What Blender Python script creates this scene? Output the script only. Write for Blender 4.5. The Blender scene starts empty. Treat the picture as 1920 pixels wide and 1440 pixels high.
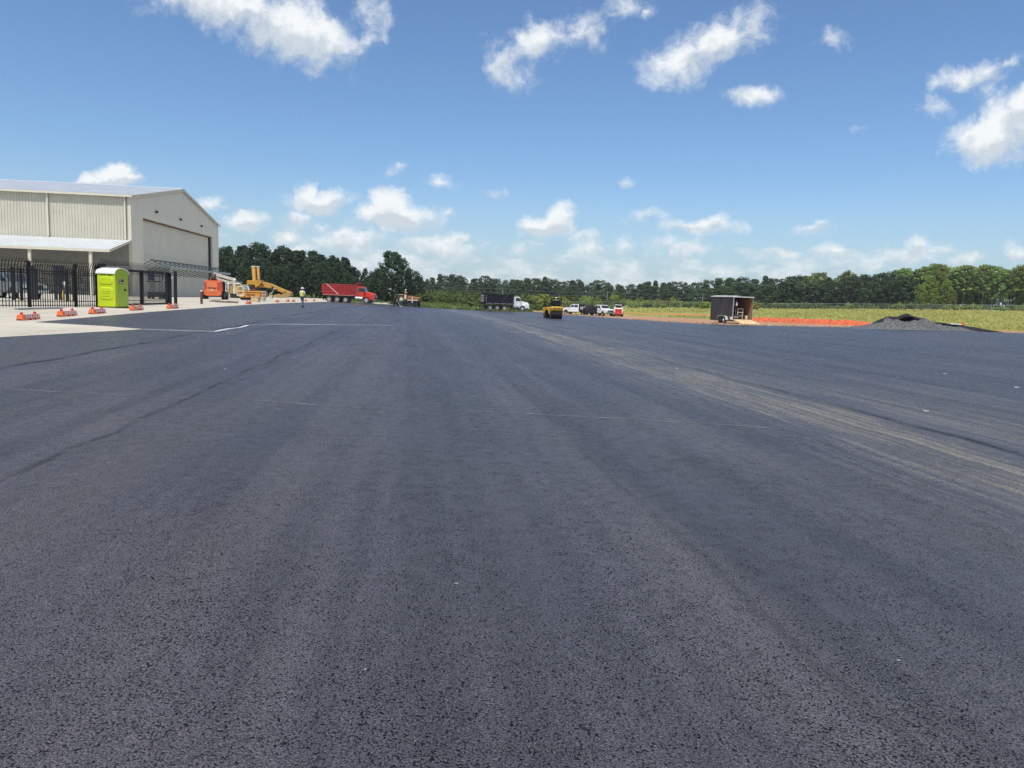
import bpy, bmesh, math, random
from mathutils import Vector, Matrix
rad = math.radians
scene = bpy.context.scene
col = scene.collection
# ------------------------------------------------------------------ camera
F = 1386.0                       # focal length in pixels of the 1920 x 1440 photograph
CAM = Vector((0, 0, 1.65))
RC = (Matrix.Rotation(rad(90 - 6.6), 4, 'X') @ Matrix.Rotation(rad(2.0), 4, 'Z'))
cd = bpy.data.cameras.new('camera')
cd.sensor_width = 36.0; cd.sensor_fit = 'HORIZONTAL'
cd.lens = F / 1920 * 36.0
cd.clip_start = 0.05; cd.clip_end = 9000
cam = bpy.data.objects.new('camera', cd); col.objects.link(cam)
cam.matrix_world = Matrix.Translation(CAM) @ RC
scene.camera = cam
# ------------------------------------------------------------------ light and exposure
SUN_AZ, SUN_EL = rad(-160), rad(63)      # clockwise from +Y; the sun is high, left and behind
sdir = Vector((math.sin(SUN_AZ) * math.cos(SUN_EL), math.cos(SUN_AZ) * math.cos(SUN_EL), math.sin(SUN_EL)))
sl = bpy.data.lights.new('sun', 'SUN'); sl.energy = 3.5; sl.angle = rad(0.5); sl.color = (1, .96, .9)
so = bpy.data.objects.new('sun', sl); col.objects.link(so)
so.rotation_euler = sdir.to_track_quat('Z', 'Y').to_euler()
scene.view_settings.view_transform = 'Standard'
scene.view_settings.look = 'None'
scene.view_settings.exposure = 0.42
scene.view_settings.gamma = 1.0
scene.cycles.max_bounces = 5; scene.cycles.diffuse_bounces = 3
scene.cycles.use_denoising = True; scene.cycles.denoiser = 'OPENIMAGEDENOISE'
scene.cycles.denoising_input_passes = 'RGB_ALBEDO_NORMAL'; scene.cycles.denoising_prefilter = 'NONE'

def ray(px, py):
    d = RC.to_3x3() @ Vector(((px - 960) / F, (720 - py) / F, -1))
    return d.normalized()

def uvdir(px, py):
    d = ray(px, py)
    return d.x / d.y, d.z / d.y

def make_world():
    w = bpy.data.worlds.new('World'); scene.world = w; w.use_nodes = True
    nt = w.node_tree; N = nt.nodes; L = nt.links
    for n in list(N): N.remove(n)
    def new(t, **k):
        n = N.new(t)
        for a, b in k.items(): setattr(n, a, b)
        return n
    def math_(op, a, b=None, c=None, clamp=False):
        n = new('ShaderNodeMath', operation=op, use_clamp=clamp)
        for i, v in enumerate((a, b, c)):
            if v is None: continue
            if isinstance(v, (int, float)): n.inputs[i].default_value = v
            else: L.new(v, n.inputs[i])
        return n.outputs[0]
    sky = new('ShaderNodeTexSky', sky_type='NISHITA')
    sky.sun_disc = False; sky.sun_elevation = SUN_EL; sky.sun_rotation = SUN_AZ
    sky.air_density = 1.0; sky.dust_density = 0.6; sky.ozone_density = 1.6; sky.altitude = 0
    tint = new('ShaderNodeMix', data_type='RGBA', blend_type='MULTIPLY')
    tint.inputs[0].default_value = 1
    L.new(sky.outputs[0], tint.inputs[6]); tint.inputs[7].default_value = SKY_TINT
    bg1 = new('ShaderNodeBackground'); L.new(tint.outputs[2], bg1.inputs[0]); bg1.inputs[1].default_value = SKY_STRENGTH
    tc = new('ShaderNodeTexCoord')
    sep = new('ShaderNodeSeparateXYZ'); L.new(tc.outputs['Generated'], sep.inputs[0])
    y = math_('MAXIMUM', sep.outputs[1], 0.02)
    u = math_('DIVIDE', sep.outputs[0], y); v = math_('DIVIDE', sep.outputs[2], y)
    uv = new('ShaderNodeCombineXYZ'); L.new(u, uv.inputs[0]); L.new(v, uv.inputs[1])
    # soft domain warp so that outlines are ragged
    def fbm(vec, scale, detail, rough, lac=2.0, w_=0.0):
        n = new('ShaderNodeTexNoise'); n.noise_dimensions = '3D'
        n.inputs['Scale'].default_value = scale; n.inputs['Detail'].default_value = detail
        n.inputs['Roughness'].default_value = rough; n.inputs['Lacunarity'].default_value = lac
        L.new(vec, n.inputs['Vector']); return n
    wn = fbm(uv.outputs[0], 13, 6, .6)
    sub = new('ShaderNodeVectorMath', operation='SUBTRACT'); L.new(wn.outputs['Color'], sub.inputs[0]); sub.inputs[1].default_value = (.5, .5, .5)
    scl = new('ShaderNodeVectorMath', operation='SCALE'); L.new(sub.outputs[0], scl.inputs[0]); scl.inputs['Scale'].default_value = .05
    wv = new('ShaderNodeVectorMath', operation='ADD'); L.new(uv.outputs[0], wv.inputs[0]); L.new(scl.outputs[0], wv.inputs[1])
    clouds = CLOUDS
    tot = None; lowv = None
    for (cx, cy, rx, ry, rot, wt) in clouds:
        cu, cv = uvdir(cx, cy)
        a = rad(rot)
        e1 = uvdir(cx + rx * math.cos(a), cy - rx * math.sin(a)); e2 = uvdir(cx - ry * math.sin(a), cy - ry * math.cos(a))
        r1 = math.hypot(e1[0] - cu, e1[1] - cv); r2 = math.hypot(e2[0] - cu, e2[1] - cv)
        ang = math.atan2(e1[1] - cv, e1[0] - cu)
        m = new('ShaderNodeMapping', vector_type='TEXTURE')
        m.inputs['Location'].default_value = (cu, cv, 0); m.inputs['Rotation'].default_value = (0, 0, ang)
        m.inputs['Scale'].default_value = (r1 * 1.5, r2 * 1.55, 1)
        if tot is None: L.new(wv.outputs[0], m.inputs['Vector'])
        else:                       # one cloud is evaluated after the other (keeps the shader stack short)
            sq = new('ShaderNodeVectorMath', operation='MULTIPLY_ADD'); L.new(math_('ADD', tot, lowv), sq.inputs[0]); sq.inputs[1].default_value = (1e-7,) * 3
            L.new(wv.outputs[0], sq.inputs[2]); L.new(sq.outputs[0], m.inputs['Vector'])
        ln = new('ShaderNodeVectorMath', operation='LENGTH'); L.new(m.outputs[0], ln.inputs[0])
        k = math_('MULTIPLY_ADD', ln.outputs['Value'], -1.0, 1.0)
        k = math_('MULTIPLY', k, wt) if wt != 1 else k
        sy = new('ShaderNodeSeparateXYZ'); L.new(m.outputs[0], sy.inputs[0])
        k = math_('MAXIMUM', k, -1.0)
        # height inside the cloud, weighted by closeness, for the shade painted on the undersides
        g = math_('MULTIPLY', sy.outputs[1], math_('MAXIMUM', k, 0.0))
        tot = k if tot is None else math_('MAXIMUM', tot, k)
        lowv = g if lowv is None else math_('ADD', lowv, g)
    fb = fbm(wv.outputs[0], 24, 10, .64)
    fb2 = fbm(uv.outputs[0], 11, 4, .5)
    n1 = math_('MULTIPLY_ADD', fb.outputs['Fac'], 1.9, -.93)
    n2 = math_('MULTIPLY_ADD', fb2.outputs['Fac'], .5, -.25)
    val = math_('ADD', math_('ADD', tot, n1), n2)
    mr = new('ShaderNodeMapRange', interpolation_type='SMOOTHSTEP')
    L.new(val, mr.inputs['Value']); mr.inputs['From Min'].default_value = .05; mr.inputs['From Max'].default_value = .90
    dens = mr.outputs[0]
    # low broken cloud near the horizon: strongly flattened noise
    st = new('ShaderNodeVectorMath', operation='MULTIPLY'); L.new(uv.outputs[0], st.inputs[0]); st.inputs[1].default_value = (15, 38, 1)
    lf = fbm(st.outputs[0], 1.0, 8, .6)
    band = new('ShaderNodeMapRange', interpolation_type='SMOOTHSTEP'); L.new(v, band.inputs['Value'])
    band.inputs['From Min'].default_value = .135; band.inputs['From Max'].default_value = .03
    lv = math_('ADD', lf.outputs['Fac'], math_('MULTIPLY_ADD', band.outputs[0], .30, -.30))
    lm = new('ShaderNodeMapRange', interpolation_type='SMOOTHSTEP'); L.new(lv, lm.inputs['Value'])
    lm.inputs['From Min'].default_value = .385; lm.inputs['From Max'].default_value = .60
    low = math_('MULTIPLY', lm.outputs[0], .68)
    front = new('ShaderNodeMapRange'); L.new(sep.outputs[1], front.inputs['Value'])
    front.inputs['From Min'].default_value = .05; front.inputs['From Max'].default_value = .3
    up = new('ShaderNodeMapRange'); L.new(sep.outputs[2], up.inputs['Value'])
    up.inputs['From Min'].default_value = -.01; up.inputs['From Max'].default_value = .01
    # summer haze: pale veil thickening towards the horizon
    hz = new('ShaderNodeMapRange', interpolation_type='SMOOTHERSTEP'); L.new(sep.outputs[2], hz.inputs['Value'])
    hz.inputs['From Min'].default_value = .19; hz.inputs['From Max'].default_value = -.02
    hazef = math_('MULTIPLY', hz.outputs[0], .55)
    alpha = math_('MAXIMUM', math_('MULTIPLY', dens, .97), low)
    alpha = math_('MULTIPLY', math_('MULTIPLY', alpha, front.outputs[0]), up.outputs[0])
    # unseen cloud added to the sides and behind, to brighten the fill light
    zz = math_('MAXIMUM', sep.outputs[2], .05)
    pl = new('ShaderNodeCombineXYZ'); L.new(math_('DIVIDE', sep.outputs[0], zz), pl.inputs[0]); L.new(math_('DIVIDE', sep.outputs[1], zz), pl.inputs[1])
    cf = fbm(pl.outputs[0], 1.1, 5, .6)
    cm = new('ShaderNodeMapRange', interpolation_type='SMOOTHSTEP'); L.new(cf.outputs['Fac'], cm.inputs['Value'])
    cm.inputs['From Min'].default_value = .44; cm.inputs['From Max'].default_value = .60
    side = new('ShaderNodeMapRange'); L.new(math_('DIVIDE', math_('ABSOLUTE', sep.outputs[0]), y), side.inputs['Value'])
    side.inputs['From Min'].default_value = .85; side.inputs['From Max'].default_value = 1.3
    hi = new('ShaderNodeMapRange'); L.new(v, hi.inputs['Value']); hi.inputs['From Min'].default_value = .62; hi.inputs['From Max'].default_value = .85
    elsew = math_('MAXIMUM', side.outputs[0], hi.outputs[0])
    alpha = math_('MAXIMUM', math_('MULTIPLY', alpha, math_('SUBTRACT', 1.0, elsew)), math_('MULTIPLY', math_('MULTIPLY', cm.outputs[0], up.outputs[0]), math_('MULTIPLY', elsew, .95)))
    # sunlit relief painted into the puffs: noise compared with itself nearer the sun
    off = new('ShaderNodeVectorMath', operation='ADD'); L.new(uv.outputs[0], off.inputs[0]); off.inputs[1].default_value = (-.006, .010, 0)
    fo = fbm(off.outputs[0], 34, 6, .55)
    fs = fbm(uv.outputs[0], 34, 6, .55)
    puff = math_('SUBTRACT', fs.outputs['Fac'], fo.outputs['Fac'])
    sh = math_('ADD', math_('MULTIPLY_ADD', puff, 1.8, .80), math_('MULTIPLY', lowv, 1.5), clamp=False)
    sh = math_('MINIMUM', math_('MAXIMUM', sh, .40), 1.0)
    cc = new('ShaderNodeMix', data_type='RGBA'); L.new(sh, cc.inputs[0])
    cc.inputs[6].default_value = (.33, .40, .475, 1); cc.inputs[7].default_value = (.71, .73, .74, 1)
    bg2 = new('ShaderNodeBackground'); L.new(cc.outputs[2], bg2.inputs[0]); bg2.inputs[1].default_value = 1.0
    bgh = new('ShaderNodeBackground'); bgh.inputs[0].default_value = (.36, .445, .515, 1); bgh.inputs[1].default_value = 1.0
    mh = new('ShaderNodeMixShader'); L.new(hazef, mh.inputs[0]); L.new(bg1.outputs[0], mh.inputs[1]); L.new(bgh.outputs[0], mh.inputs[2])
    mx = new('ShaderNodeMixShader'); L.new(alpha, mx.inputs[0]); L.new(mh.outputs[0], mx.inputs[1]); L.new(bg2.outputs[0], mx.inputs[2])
    out = new('ShaderNodeOutputWorld'); L.new(mx.outputs[0], out.inputs[0])
    w.cycles.sampling_method = 'MANUAL'; w.cycles.sample_map_resolution = 512

SKY_TINT = (.60, .735, .875, 1)
SKY_STRENGTH = 0.117
# clouds: pixel centre, radii, tilt, weight -> turned into sky directions
CLOUDS = [
 (430,10,120,40,-8,1.10),(540,48,120,52,-20,1.10),(610,70,75,38,-10,1.10),(690,25,34,48,20,0.55),(350,5,50,22,0,0.70),
 (1005,80,80,40,20,0.75),(940,122,44,30,20,0.66),(1085,62,60,30,15,0.70),(1165,18,50,22,20,0.53),(1212,22,22,12,0,0.53),(965,150,40,20,0,0.44),
 (1275,112,64,40,30,1.10),(1340,84,85,36,25,1.10),(1405,58,48,30,30,0.79),(1240,140,34,18,20,0.75),
 (1415,183,54,15,0,.75),(1555,78,34,18,0,.5),
 (1800,150,60,22,10,0.70),(1850,135,50,24,20,0.66),(1885,118,36,15,20,0.53),(1845,172,24,22,0,0.62),
 (1748,205,34,18,15,.6),(1850,262,64,36,10,1.30),(1895,232,70,52,20,1.30),(1915,200,36,34,0,1.30),
 (748,310,18,12,20,.6),(824,340,26,18,0,.8),(930,360,26,9,0,.5),(1618,243,20,8,0,.35),(1173,338,14,8,0,.4),
 (200,345,62,17,0,1.30),(212,332,34,17,0,1.30),(150,350,24,8,0,.9),(250,345,20,12,0,.8),
 (388,380,32,16,20,.85),(418,384,14,6,0,.5),
 (600,378,62,17,0,1.30),(572,364,24,22,0,.95),(622,366,34,17,0,.95),
 (740,412,76,24,0,1.30),(738,388,36,28,0,1.30),(700,408,34,18,0,1.30),(782,414,34,18,0,.9),
 (560,410,34,18,0,.85),(600,424,20,12,0,.6),(458,416,48,14,0,.9),(470,408,26,14,0,.85),(420,440,22,8,0,.6),
 (1020,430,46,20,0,1.30),(1046,408,24,26,0,1.30),(1000,424,24,18,0,1.30),
 (1207,408,30,14,0,.8),(1308,430,64,14,0,.9),(1325,421,36,14,0,.9),(1530,430,46,13,0,.95),(1545,421,24,12,0,.9),
 (540,440,26,12,0,.8),(655,450,75,18,0,.8),(640,436,30,14,0,.75),(560,470,60,10,0,.55),(772,452,60,14,0,.65),(830,464,44,16,0,.75),(864,452,20,12,0,.7),(880,474,50,12,0,.6),
 (1168,462,26,20,15,.75),(1120,470,44,12,0,.6),(1290,470,62,12,0,.7),(1090,448,34,14,0,.55),(1250,455,40,14,0,.55),
 (1570,470,44,12,0,.75),(1710,470,60,15,0,.75),(1722,455,36,14,0,.7),(1810,482,36,12,0,.65),(1908,470,32,16,0,.75),(1460,480,40,10,0,.6),(1640,480,40,8,0,.5),
 (832,404,16,12,0,.55),(970,470,40,10,0,.5),(944,430,10,8,0,.5),
]
make_world()
# ------------------------------------------------------------------ ground heights
def sm(a, b, x):
    t = (x - a) / (b - a); t = min(1, max(0, t)); return t * t * (3 - 2 * t)
def lerp_tab(tab, x):
    if x <= tab[0][0]: return tab[0][1]
    for (a, va), (b, vb) in zip(tab, tab[1:]):
        if x <= b: return va + (vb - va) * (x - a) / (b - a)
    return tab[-1][1]
EDGE = [(-.6, 150), (-.12, 128), (0, 140), (.03, 145), (.115, 107), (.25, 68), (.46, 68), (.8, 70)]
RISE = [(-.3, .2), (-.1, .6), (.05, .6), (.2, .8), (.27, .9), (.35, 1.3), (.45, 2.0), (.6, 3.0), (.75, 3.7)]
def gz(X, Y):
    z = .34 * sm(-7, -27, X) * sm(8, 40, Y)
    z += -1.0 * math.exp(-((X - 5) / 34) ** 2 - ((Y - 135) / 48) ** 2) * sm(30, 70, Y)
    if Y > 40:
        r = X / Y
        s = Y - lerp_tab(EDGE, r)
        z += lerp_tab(RISE, r) * sm(0, 180, s)
    return z
def at(px, py, z0=0.0):
    """the point of the ground seen at a pixel of the photograph"""
    d = ray(px, py); t = 1.0
    while t < 1500:
        p = CAM + d * t
        if p.z <= gz(p.x, p.y) + z0:
            a, b = t - max(.05, .01 * t), t
            for _ in range(30):
                m = (a + b) / 2; q = CAM + d * m
                if q.z <= gz(q.x, q.y) + z0: b = m
                else: a = m
            p = CAM + d * b
            return Vector((p.x, p.y, gz(p.x, p.y) + z0))
        t += max(.05, .01 * t)
    p = CAM + d * 700
    return Vector((p.x, p.y, gz(p.x, p.y) + z0))
def at_depth(px, py, Y):
    d = ray(px, py); p = CAM + d * (Y / d.y); return p
def base_at(px, Y):
    X = at_depth(px, 565, Y).x
    return Vector((X, Y, gz(X, Y)))
# ------------------------------------------------------------------ materials
MATS = {}
def rgba(c): return (c[0], c[1], c[2], 1)
def mat(name, c, rough=.6, metal=0.0, var=.18, vscale=3.0, bump=0.0, bscale=20.0, spec=.5, alpha=1.0, trans=0.0, coat=0.0, obj_random=0.0):
    """principled paint with blotchy wear so that nothing is one flat tone"""
    if name in MATS: return MATS[name]
    m = bpy.data.materials.new(name); m.use_nodes = True; MATS[name] = m
    nt = m.node_tree; N = nt.nodes; L = nt.links; b = N['Principled BSDF']
    b.inputs['Roughness'].default_value = rough; b.inputs['Metallic'].default_value = metal
    b.inputs['Specular IOR Level'].default_value = spec
    if coat: b.inputs['Coat Weight'].default_value = coat; b.inputs['Coat Roughness'].default_value = .15
    tc = N.new('ShaderNodeTexCoord')
    n = N.new('ShaderNodeTexNoise'); n.inputs['Scale'].default_value = vscale; n.inputs['Detail'].default_value = 6; n.inputs['Roughness'].default_value = .65
    L.new(tc.outputs['Object'], n.inputs['Vector'])
    mr = N.new('ShaderNodeMapRange'); L.new(n.outputs['Fac'], mr.inputs['Value'])
    mr.inputs['From Min'].default_value = .3; mr.inputs['From Max'].default_value = .7
    mx = N.new('ShaderNodeMix'); mx.data_type = 'RGBA'
    L.new(mr.outputs[0], mx.inputs[0])
    mx.inputs[6].default_value = rgba([x * (1 - var) for x in c]); mx.inputs[7].default_value = rgba([min(1, x * (1 + var * .6)) for x in c])
    o = mx.outputs[2]
    if obj_random:
        oi = N.new('ShaderNodeObjectInfo')
        hs = N.new('ShaderNodeHueSaturation'); L.new(o, hs.inputs['Color'])
        a = N.new('ShaderNodeMath'); a.operation = 'MULTIPLY_ADD'; L.new(oi.outputs['Random'], a.inputs[0]); a.inputs[1].default_value = obj_random; a.inputs[2].default_value = 1 - obj_random / 2
        L.new(a.outputs[0], hs.inputs['Value'])
        h = N.new('ShaderNodeMath'); h.operation = 'MULTIPLY_ADD'; L.new(oi.outputs['Random'], h.inputs[0]); h.inputs[1].default_value = .05; h.inputs[2].default_value = .475
        L.new(h.outputs[0], hs.inputs['Hue'])
        o = hs.outputs[0]
    L.new(o, b.inputs['Base Color'])
    if trans:
        t = N.new('ShaderNodeBsdfTranslucent'); L.new(o, t.inputs[0])
        ms = N.new('ShaderNodeMixShader'); ms.inputs[0].default_value = trans
        out = N['Material Output']
        L.new(b.outputs[0], ms.inputs[1]); L.new(t.outputs[0], ms.inputs[2]); L.new(ms.outputs[0], out.inputs[0])
    if bump:
        bn = N.new('ShaderNodeTexNoise'); bn.inputs['Scale'].default_value = bscale; bn.inputs['Detail'].default_value = 5
        L.new(tc.outputs['Object'], bn.inputs['Vector'])
        bp = N.new('ShaderNodeBump'); bp.inputs['Strength'].default_value = bump; bp.inputs['Distance'].default_value = .05
        L.new(bn.outputs['Fac'], bp.inputs['Height']); L.new(bp.outputs[0], b.inputs['Normal'])
    return m

class G:
    """tiny node-graph helper"""
    def __init__(s, name):
        s.m = bpy.data.materials.new(name); s.m.use_nodes = True; MATS[name] = s.m
        s.N = s.m.node_tree.nodes; s.L = s.m.node_tree.links; s.b = s.N['Principled BSDF']
        g = s.N.new('ShaderNodeNewGeometry'); s.pos = g.outputs['Position']
        sp = s.N.new('ShaderNodeSeparateXYZ'); s.L.new(s.pos, sp.inputs[0]); s.x, s.y, s.z = sp.outputs
    def put(s, sock, v):
        if isinstance(v, bpy.types.NodeSocket): s.L.new(v, sock)
        else: sock.default_value = v
    def op(s, o, a, b=None, c=None, clamp=False):
        n = s.N.new('ShaderNodeMath'); n.operation = o; n.use_clamp = clamp
        for i, v in enumerate((a, b, c)):
            if v is not None: s.put(n.inputs[i], v)
        return n.outputs[0]
    def vec(s, x=0.0, y=0.0, z=0.0):
        n = s.N.new('ShaderNodeCombineXYZ')
        for i, v in enumerate((x, y, z)): s.put(n.inputs[i], v)
        return n.outputs[0]
    def noise(s, v, sc, det=5, ro=.6, dist=0.0):
        n = s.N.new('ShaderNodeTexNoise'); s.L.new(v, n.inputs['Vector'])
        n.inputs['Scale'].default_value = sc; n.inputs['Detail'].default_value = det; n.inputs['Roughness'].default_value = ro; n.inputs['Distortion'].default_value = dist
        return n.outputs['Fac']
    def voro(s, v, sc, feat='F1', out='Distance', rnd=1.0):
        n = s.N.new('ShaderNodeTexVoronoi'); n.feature = feat; s.L.new(v, n.inputs['Vector']); n.inputs['Scale'].default_value = sc
        n.inputs['Randomness'].default_value = rnd
        return n.outputs[out]
    def ramp(s, v, a, b, lo=0.0, hi=1.0, smooth=True):
        n = s.N.new('ShaderNodeMapRange'); n.interpolation_type = 'SMOOTHSTEP' if smooth else 'LINEAR'
        s.put(n.inputs['Value'], v); s.put(n.inputs['From Min'], a); s.put(n.inputs['From Max'], b)
        n.inputs['To Min'].default_value = lo; n.inputs['To Max'].default_value = hi
        return n.outputs[0]
    def mix(s, f, a, b, mode='MIX'):
        n = s.N.new('ShaderNodeMix'); n.data_type = 'RGBA'; n.blend_type = mode
        s.put(n.inputs[0], f); s.put(n.inputs[6], a if isinstance(a, bpy.types.NodeSocket) else rgba(a)); s.put(n.inputs[7], b if isinstance(b, bpy.types.NodeSocket) else rgba(b))
        return n.outputs[2]
    def bump(s, h, st, dist, nrm=None):
        n = s.N.new('ShaderNodeBump'); n.inputs['Strength'].default_value = st; n.inputs['Distance'].default_value = dist
        s.put(n.inputs['Height'], h)
        if nrm is not None: s.L.new(nrm, n.inputs['Normal'])
        return n.outputs[0]
    def end(s, c, rough, nrm=None, spec=.5):
        s.put(s.b.inputs['Base Color'], c); s.put(s.b.inputs['Roughness'], rough); s.b.inputs['Specular IOR Level'].default_value = spec
        if nrm is not None: s.L.new(nrm, s.b.inputs['Normal'])
        return s.m

LA = rad(-7.6)                              # heading of the paving lanes
LD = Vector((math.sin(LA), math.cos(LA), 0)); LN = Vector((math.cos(LA), -math.sin(LA), 0))
def lane(p): return p.x * LN.x + p.y * LN.y, p.x * LD.x + p.y * LD.y
def make_asphalt():
    g = G('asphalt')
    u = g.op('ADD', g.op('MULTIPLY', g.x, LN.x), g.op('MULTIPLY', g.y, LN.y))
    w = g.op('ADD', g.op('MULTIPLY', g.x, LD.x), g.op('MULTIPLY', g.y, LD.y))
    wob = g.op('MULTIPLY_ADD', g.noise(g.vec(0, w), .25, 2), .5, -.25)
    wob = g.op('ADD', wob, g.op('MULTIPLY_ADD', g.noise(g.vec(u, w), 6, 3), .10, -.05))
    uw = g.op('ADD', u, wob)
    base = (.058, .060, .068)
    # broad patches of bluish and brownish tone, drawn out along the lanes
    p1 = g.noise(g.vec(g.op('MULTIPLY', u, .8), g.op('MULTIPLY', w, .22)), .8, 4, .6)
    c = g.mix(g.ramp(p1, .34, .66), (.038, .034, .0445), (.065, .057, .0655))
    p2 = g.noise(g.vec(g.op('MULTIPLY', u, 1.0), g.op('MULTIPLY', w, .5)), .35, 3, .5)
    c = g.mix(g.ramp(p2, .35, .65, 0, .55), c, (.041, .037, .052))
    # long streaks left by the screed and the rollers
    s1 = g.noise(g.vec(g.op('MULTIPLY', uw, 5.0), g.op('MULTIPLY', w, .05)), 1.0, 5, .6)
    s1m = g.ramp(s1, .35, .68, .82, 1.16)
    s2 = g.noise(g.vec(g.op('MULTIPLY', uw, 1.1), g.op('MULTIPLY', w, .012)), 1.0, 3, .5)
    s2m = g.ramp(s2, .38, .62, .82, 1.16)
    c = g.mix(1.0, c, g.vec(*[g.op('MULTIPLY', s1m, s2m)] * 3), 'MULTIPLY')
    s3 = g.noise(g.vec(g.op('MULTIPLY', uw, .95), g.op('MULTIPLY', w, .03)), 1.0, 3, .5)
    c = g.mix(g.ramp(s3, .50, .64, 0, .45), c, (.070, .062, .061))
    # older mat left of the first joint: browner grey
    old = g.ramp(uw, -7.45, -7.6)
    c = g.mix(g.op('MULTIPLY', old, .75), c, (.060, .055, .052))
    # joints between the lanes
    jn = None
    for uj, wd, st in [(-12.2, .06, .5), (-7.5, .07, 1.0), (-3.25, .042, .8), (1.85, .030, .45), (7.05, .05, 1.0), (11.6, .07, .45), (16.2, .08, .4), (21, .1, .4), (26, .1, .4), (-16.8, .08, .4)]:
        d = g.op('ABSOLUTE', g.op('SUBTRACT', uw, uj))
        k = g.op('MULTIPLY', g.ramp(d, wd * 2.2, wd * .3), st)
        jn = k if jn is None else g.op('MAXIMUM', jn, k)
    jbreak = g.ramp(g.noise(g.vec(u, w), .9, 4), .3, .6, .35, 1)
    c = g.mix(g.op('MULTIPLY', g.op('MULTIPLY', jn, jbreak), .7), c, (.014, .015, .018))
    # clay dust tracked along one lane edge
    dz = g.noise(g.vec(g.op('MULTIPLY', uw, 9), g.op('MULTIPLY', w, .07)), 1.0, 6, .65)
    dz2 = g.noise(g.vec(g.op('MULTIPLY', uw, 30), g.op('MULTIPLY', w, .06)), 1.0, 4, .7)
    dz = g.op('ADD', g.op('MULTIPLY', dz, .6), g.op('MULTIPLY', dz2, .4))
    inb = g.op('MULTIPLY', g.ramp(uw, 5.2, 5.6), g.ramp(uw, 6.95, 6.5))
    fall = g.op('MULTIPLY', g.ramp(uw, 3.6, 5.5), g.ramp(uw, 12.5, 7.5))
    dust = g.op('ADD', g.op('MULTIPLY', inb, g.ramp(dz, .34, .62, .15, 1.0)), g.op('MULTIPLY', fall, g.ramp(dz, .45, .61, 0, .95)))
    along = g.ramp(g.noise(g.vec(g.op('MULTIPLY', w, .12)), 1.0, 2), .3, .6, .55, 1.0)
    brk = g.ramp(g.noise(g.vec(g.op('MULTIPLY', uw, 1.4), g.op('MULTIPLY', w, .35)), 1.0, 5, .65), .32, .62, .2, 1.0)
    dust = g.op('MULTIPLY', g.op('MULTIPLY', g.op('MULTIPLY', dust, along), brk), .85, clamp=True)
    c = g.mix(dust, c, (.20, .172, .132))
    for uj, wd, st in [(5.32, .024, .42), (6.25, .02, .3), (3.55, .02, .12), (8.9, .02, .16)]:
        d = g.op('ABSOLUTE', g.op('SUBTRACT', uw, uj))
        br = g.ramp(g.noise(g.vec(u, g.op('MULTIPLY', w, 1.0)), .45 + wd * 6, 3), .42, .6)
        c = g.mix(g.op('MULTIPLY', g.op('MULTIPLY', g.ramp(d, wd * 2, wd * .4), st), br), c, (.25, .23, .19))
    # the surface itself: rounded stones, binder and open voids between them
    wv = g.N.new('ShaderNodeVectorMath'); wv.operation = 'ADD'; wn = g.N.new('ShaderNodeTexNoise'); wn.inputs['Scale'].default_value = 30; wn.inputs['Detail'].default_value = 2; g.L.new(g.pos, wn.inputs['Vector'])
    ws = g.N.new('ShaderNodeVectorMath'); ws.operation = 'SCALE'; g.L.new(wn.outputs['Color'], ws.inputs[0]); ws.inputs['Scale'].default_value = .016
    jit0 = g.vec(g.x, g.y, 0.0); g.L.new(jit0, wv.inputs[0]); g.L.new(ws.outputs[0], wv.inputs[1]); jit = wv.outputs[0]
    cell = g.N.new('ShaderNodeTexVoronoi'); cell.feature = 'F1'; g.L.new(jit, cell.inputs['Vector']); cell.inputs['Scale'].default_value = 105
    sc = g.N.new('ShaderNodeSeparateColor'); g.L.new(cell.outputs['Color'], sc.inputs[0])
    fine = g.voro(jit, 250)
    n30 = g.noise(jit0, 80, 4, .7); n9 = g.noise(jit0, 7, 4, .6); big = g.noise(g.vec(u, g.op('MULTIPLY', w, .6)), 1.1, 4, .6)
    cellv = g.ramp(sc.outputs[0], 0, 1, .68, 1.50, False)
    c = g.mix(1.0, c, g.vec(*[cellv] * 3), 'MULTIPLY')
    # how open the texture is varies over the mat
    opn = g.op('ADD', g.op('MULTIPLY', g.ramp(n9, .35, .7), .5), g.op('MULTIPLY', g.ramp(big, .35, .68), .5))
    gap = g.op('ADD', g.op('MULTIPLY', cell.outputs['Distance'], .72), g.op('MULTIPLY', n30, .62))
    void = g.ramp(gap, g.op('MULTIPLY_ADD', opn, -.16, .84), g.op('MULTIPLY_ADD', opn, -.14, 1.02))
    c = g.mix(g.op('MULTIPLY', void, .72), c, (.006, .006, .009))  # dark bitumen plus painted shade in the voids
    cav_shade = g.ramp(gap, .42, .98, 1.30, .40)  # crevice shading put into the colour: paler stone tops, darker gaps
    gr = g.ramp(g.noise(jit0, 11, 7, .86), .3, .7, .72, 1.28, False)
    c = g.mix(1.0, c, g.vec(*[g.op('MULTIPLY', cav_shade, gr)] * 3), 'MULTIPLY')
    lite = g.op('MULTIPLY', g.ramp(sc.outputs[1], .86, .99), g.ramp(cell.outputs['Distance'], .5, .15))
    c = g.mix(g.op('MULTIPLY', lite, .55), c, (.17, .165, .16))
    h = g.op('SUBTRACT', g.op('MULTIPLY', n30, .8), g.op('MULTIPLY', cell.outputs['Distance'], 1.0))
    h = g.op('SUBTRACT', g.op('SUBTRACT', h, g.op('MULTIPLY', void, .5)), g.op('MULTIPLY', fine, .35))
    nb = g.bump(h, .80, .010)
    hl = g.op('MULTIPLY', jn, -1.0)
    nb = g.bump(g.op('ADD', hl, g.op('MULTIPLY', g.noise(g.vec(u, g.op('MULTIPLY', w, .3)), 1.2, 3), .6)), .35, .02, nb)
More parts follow.
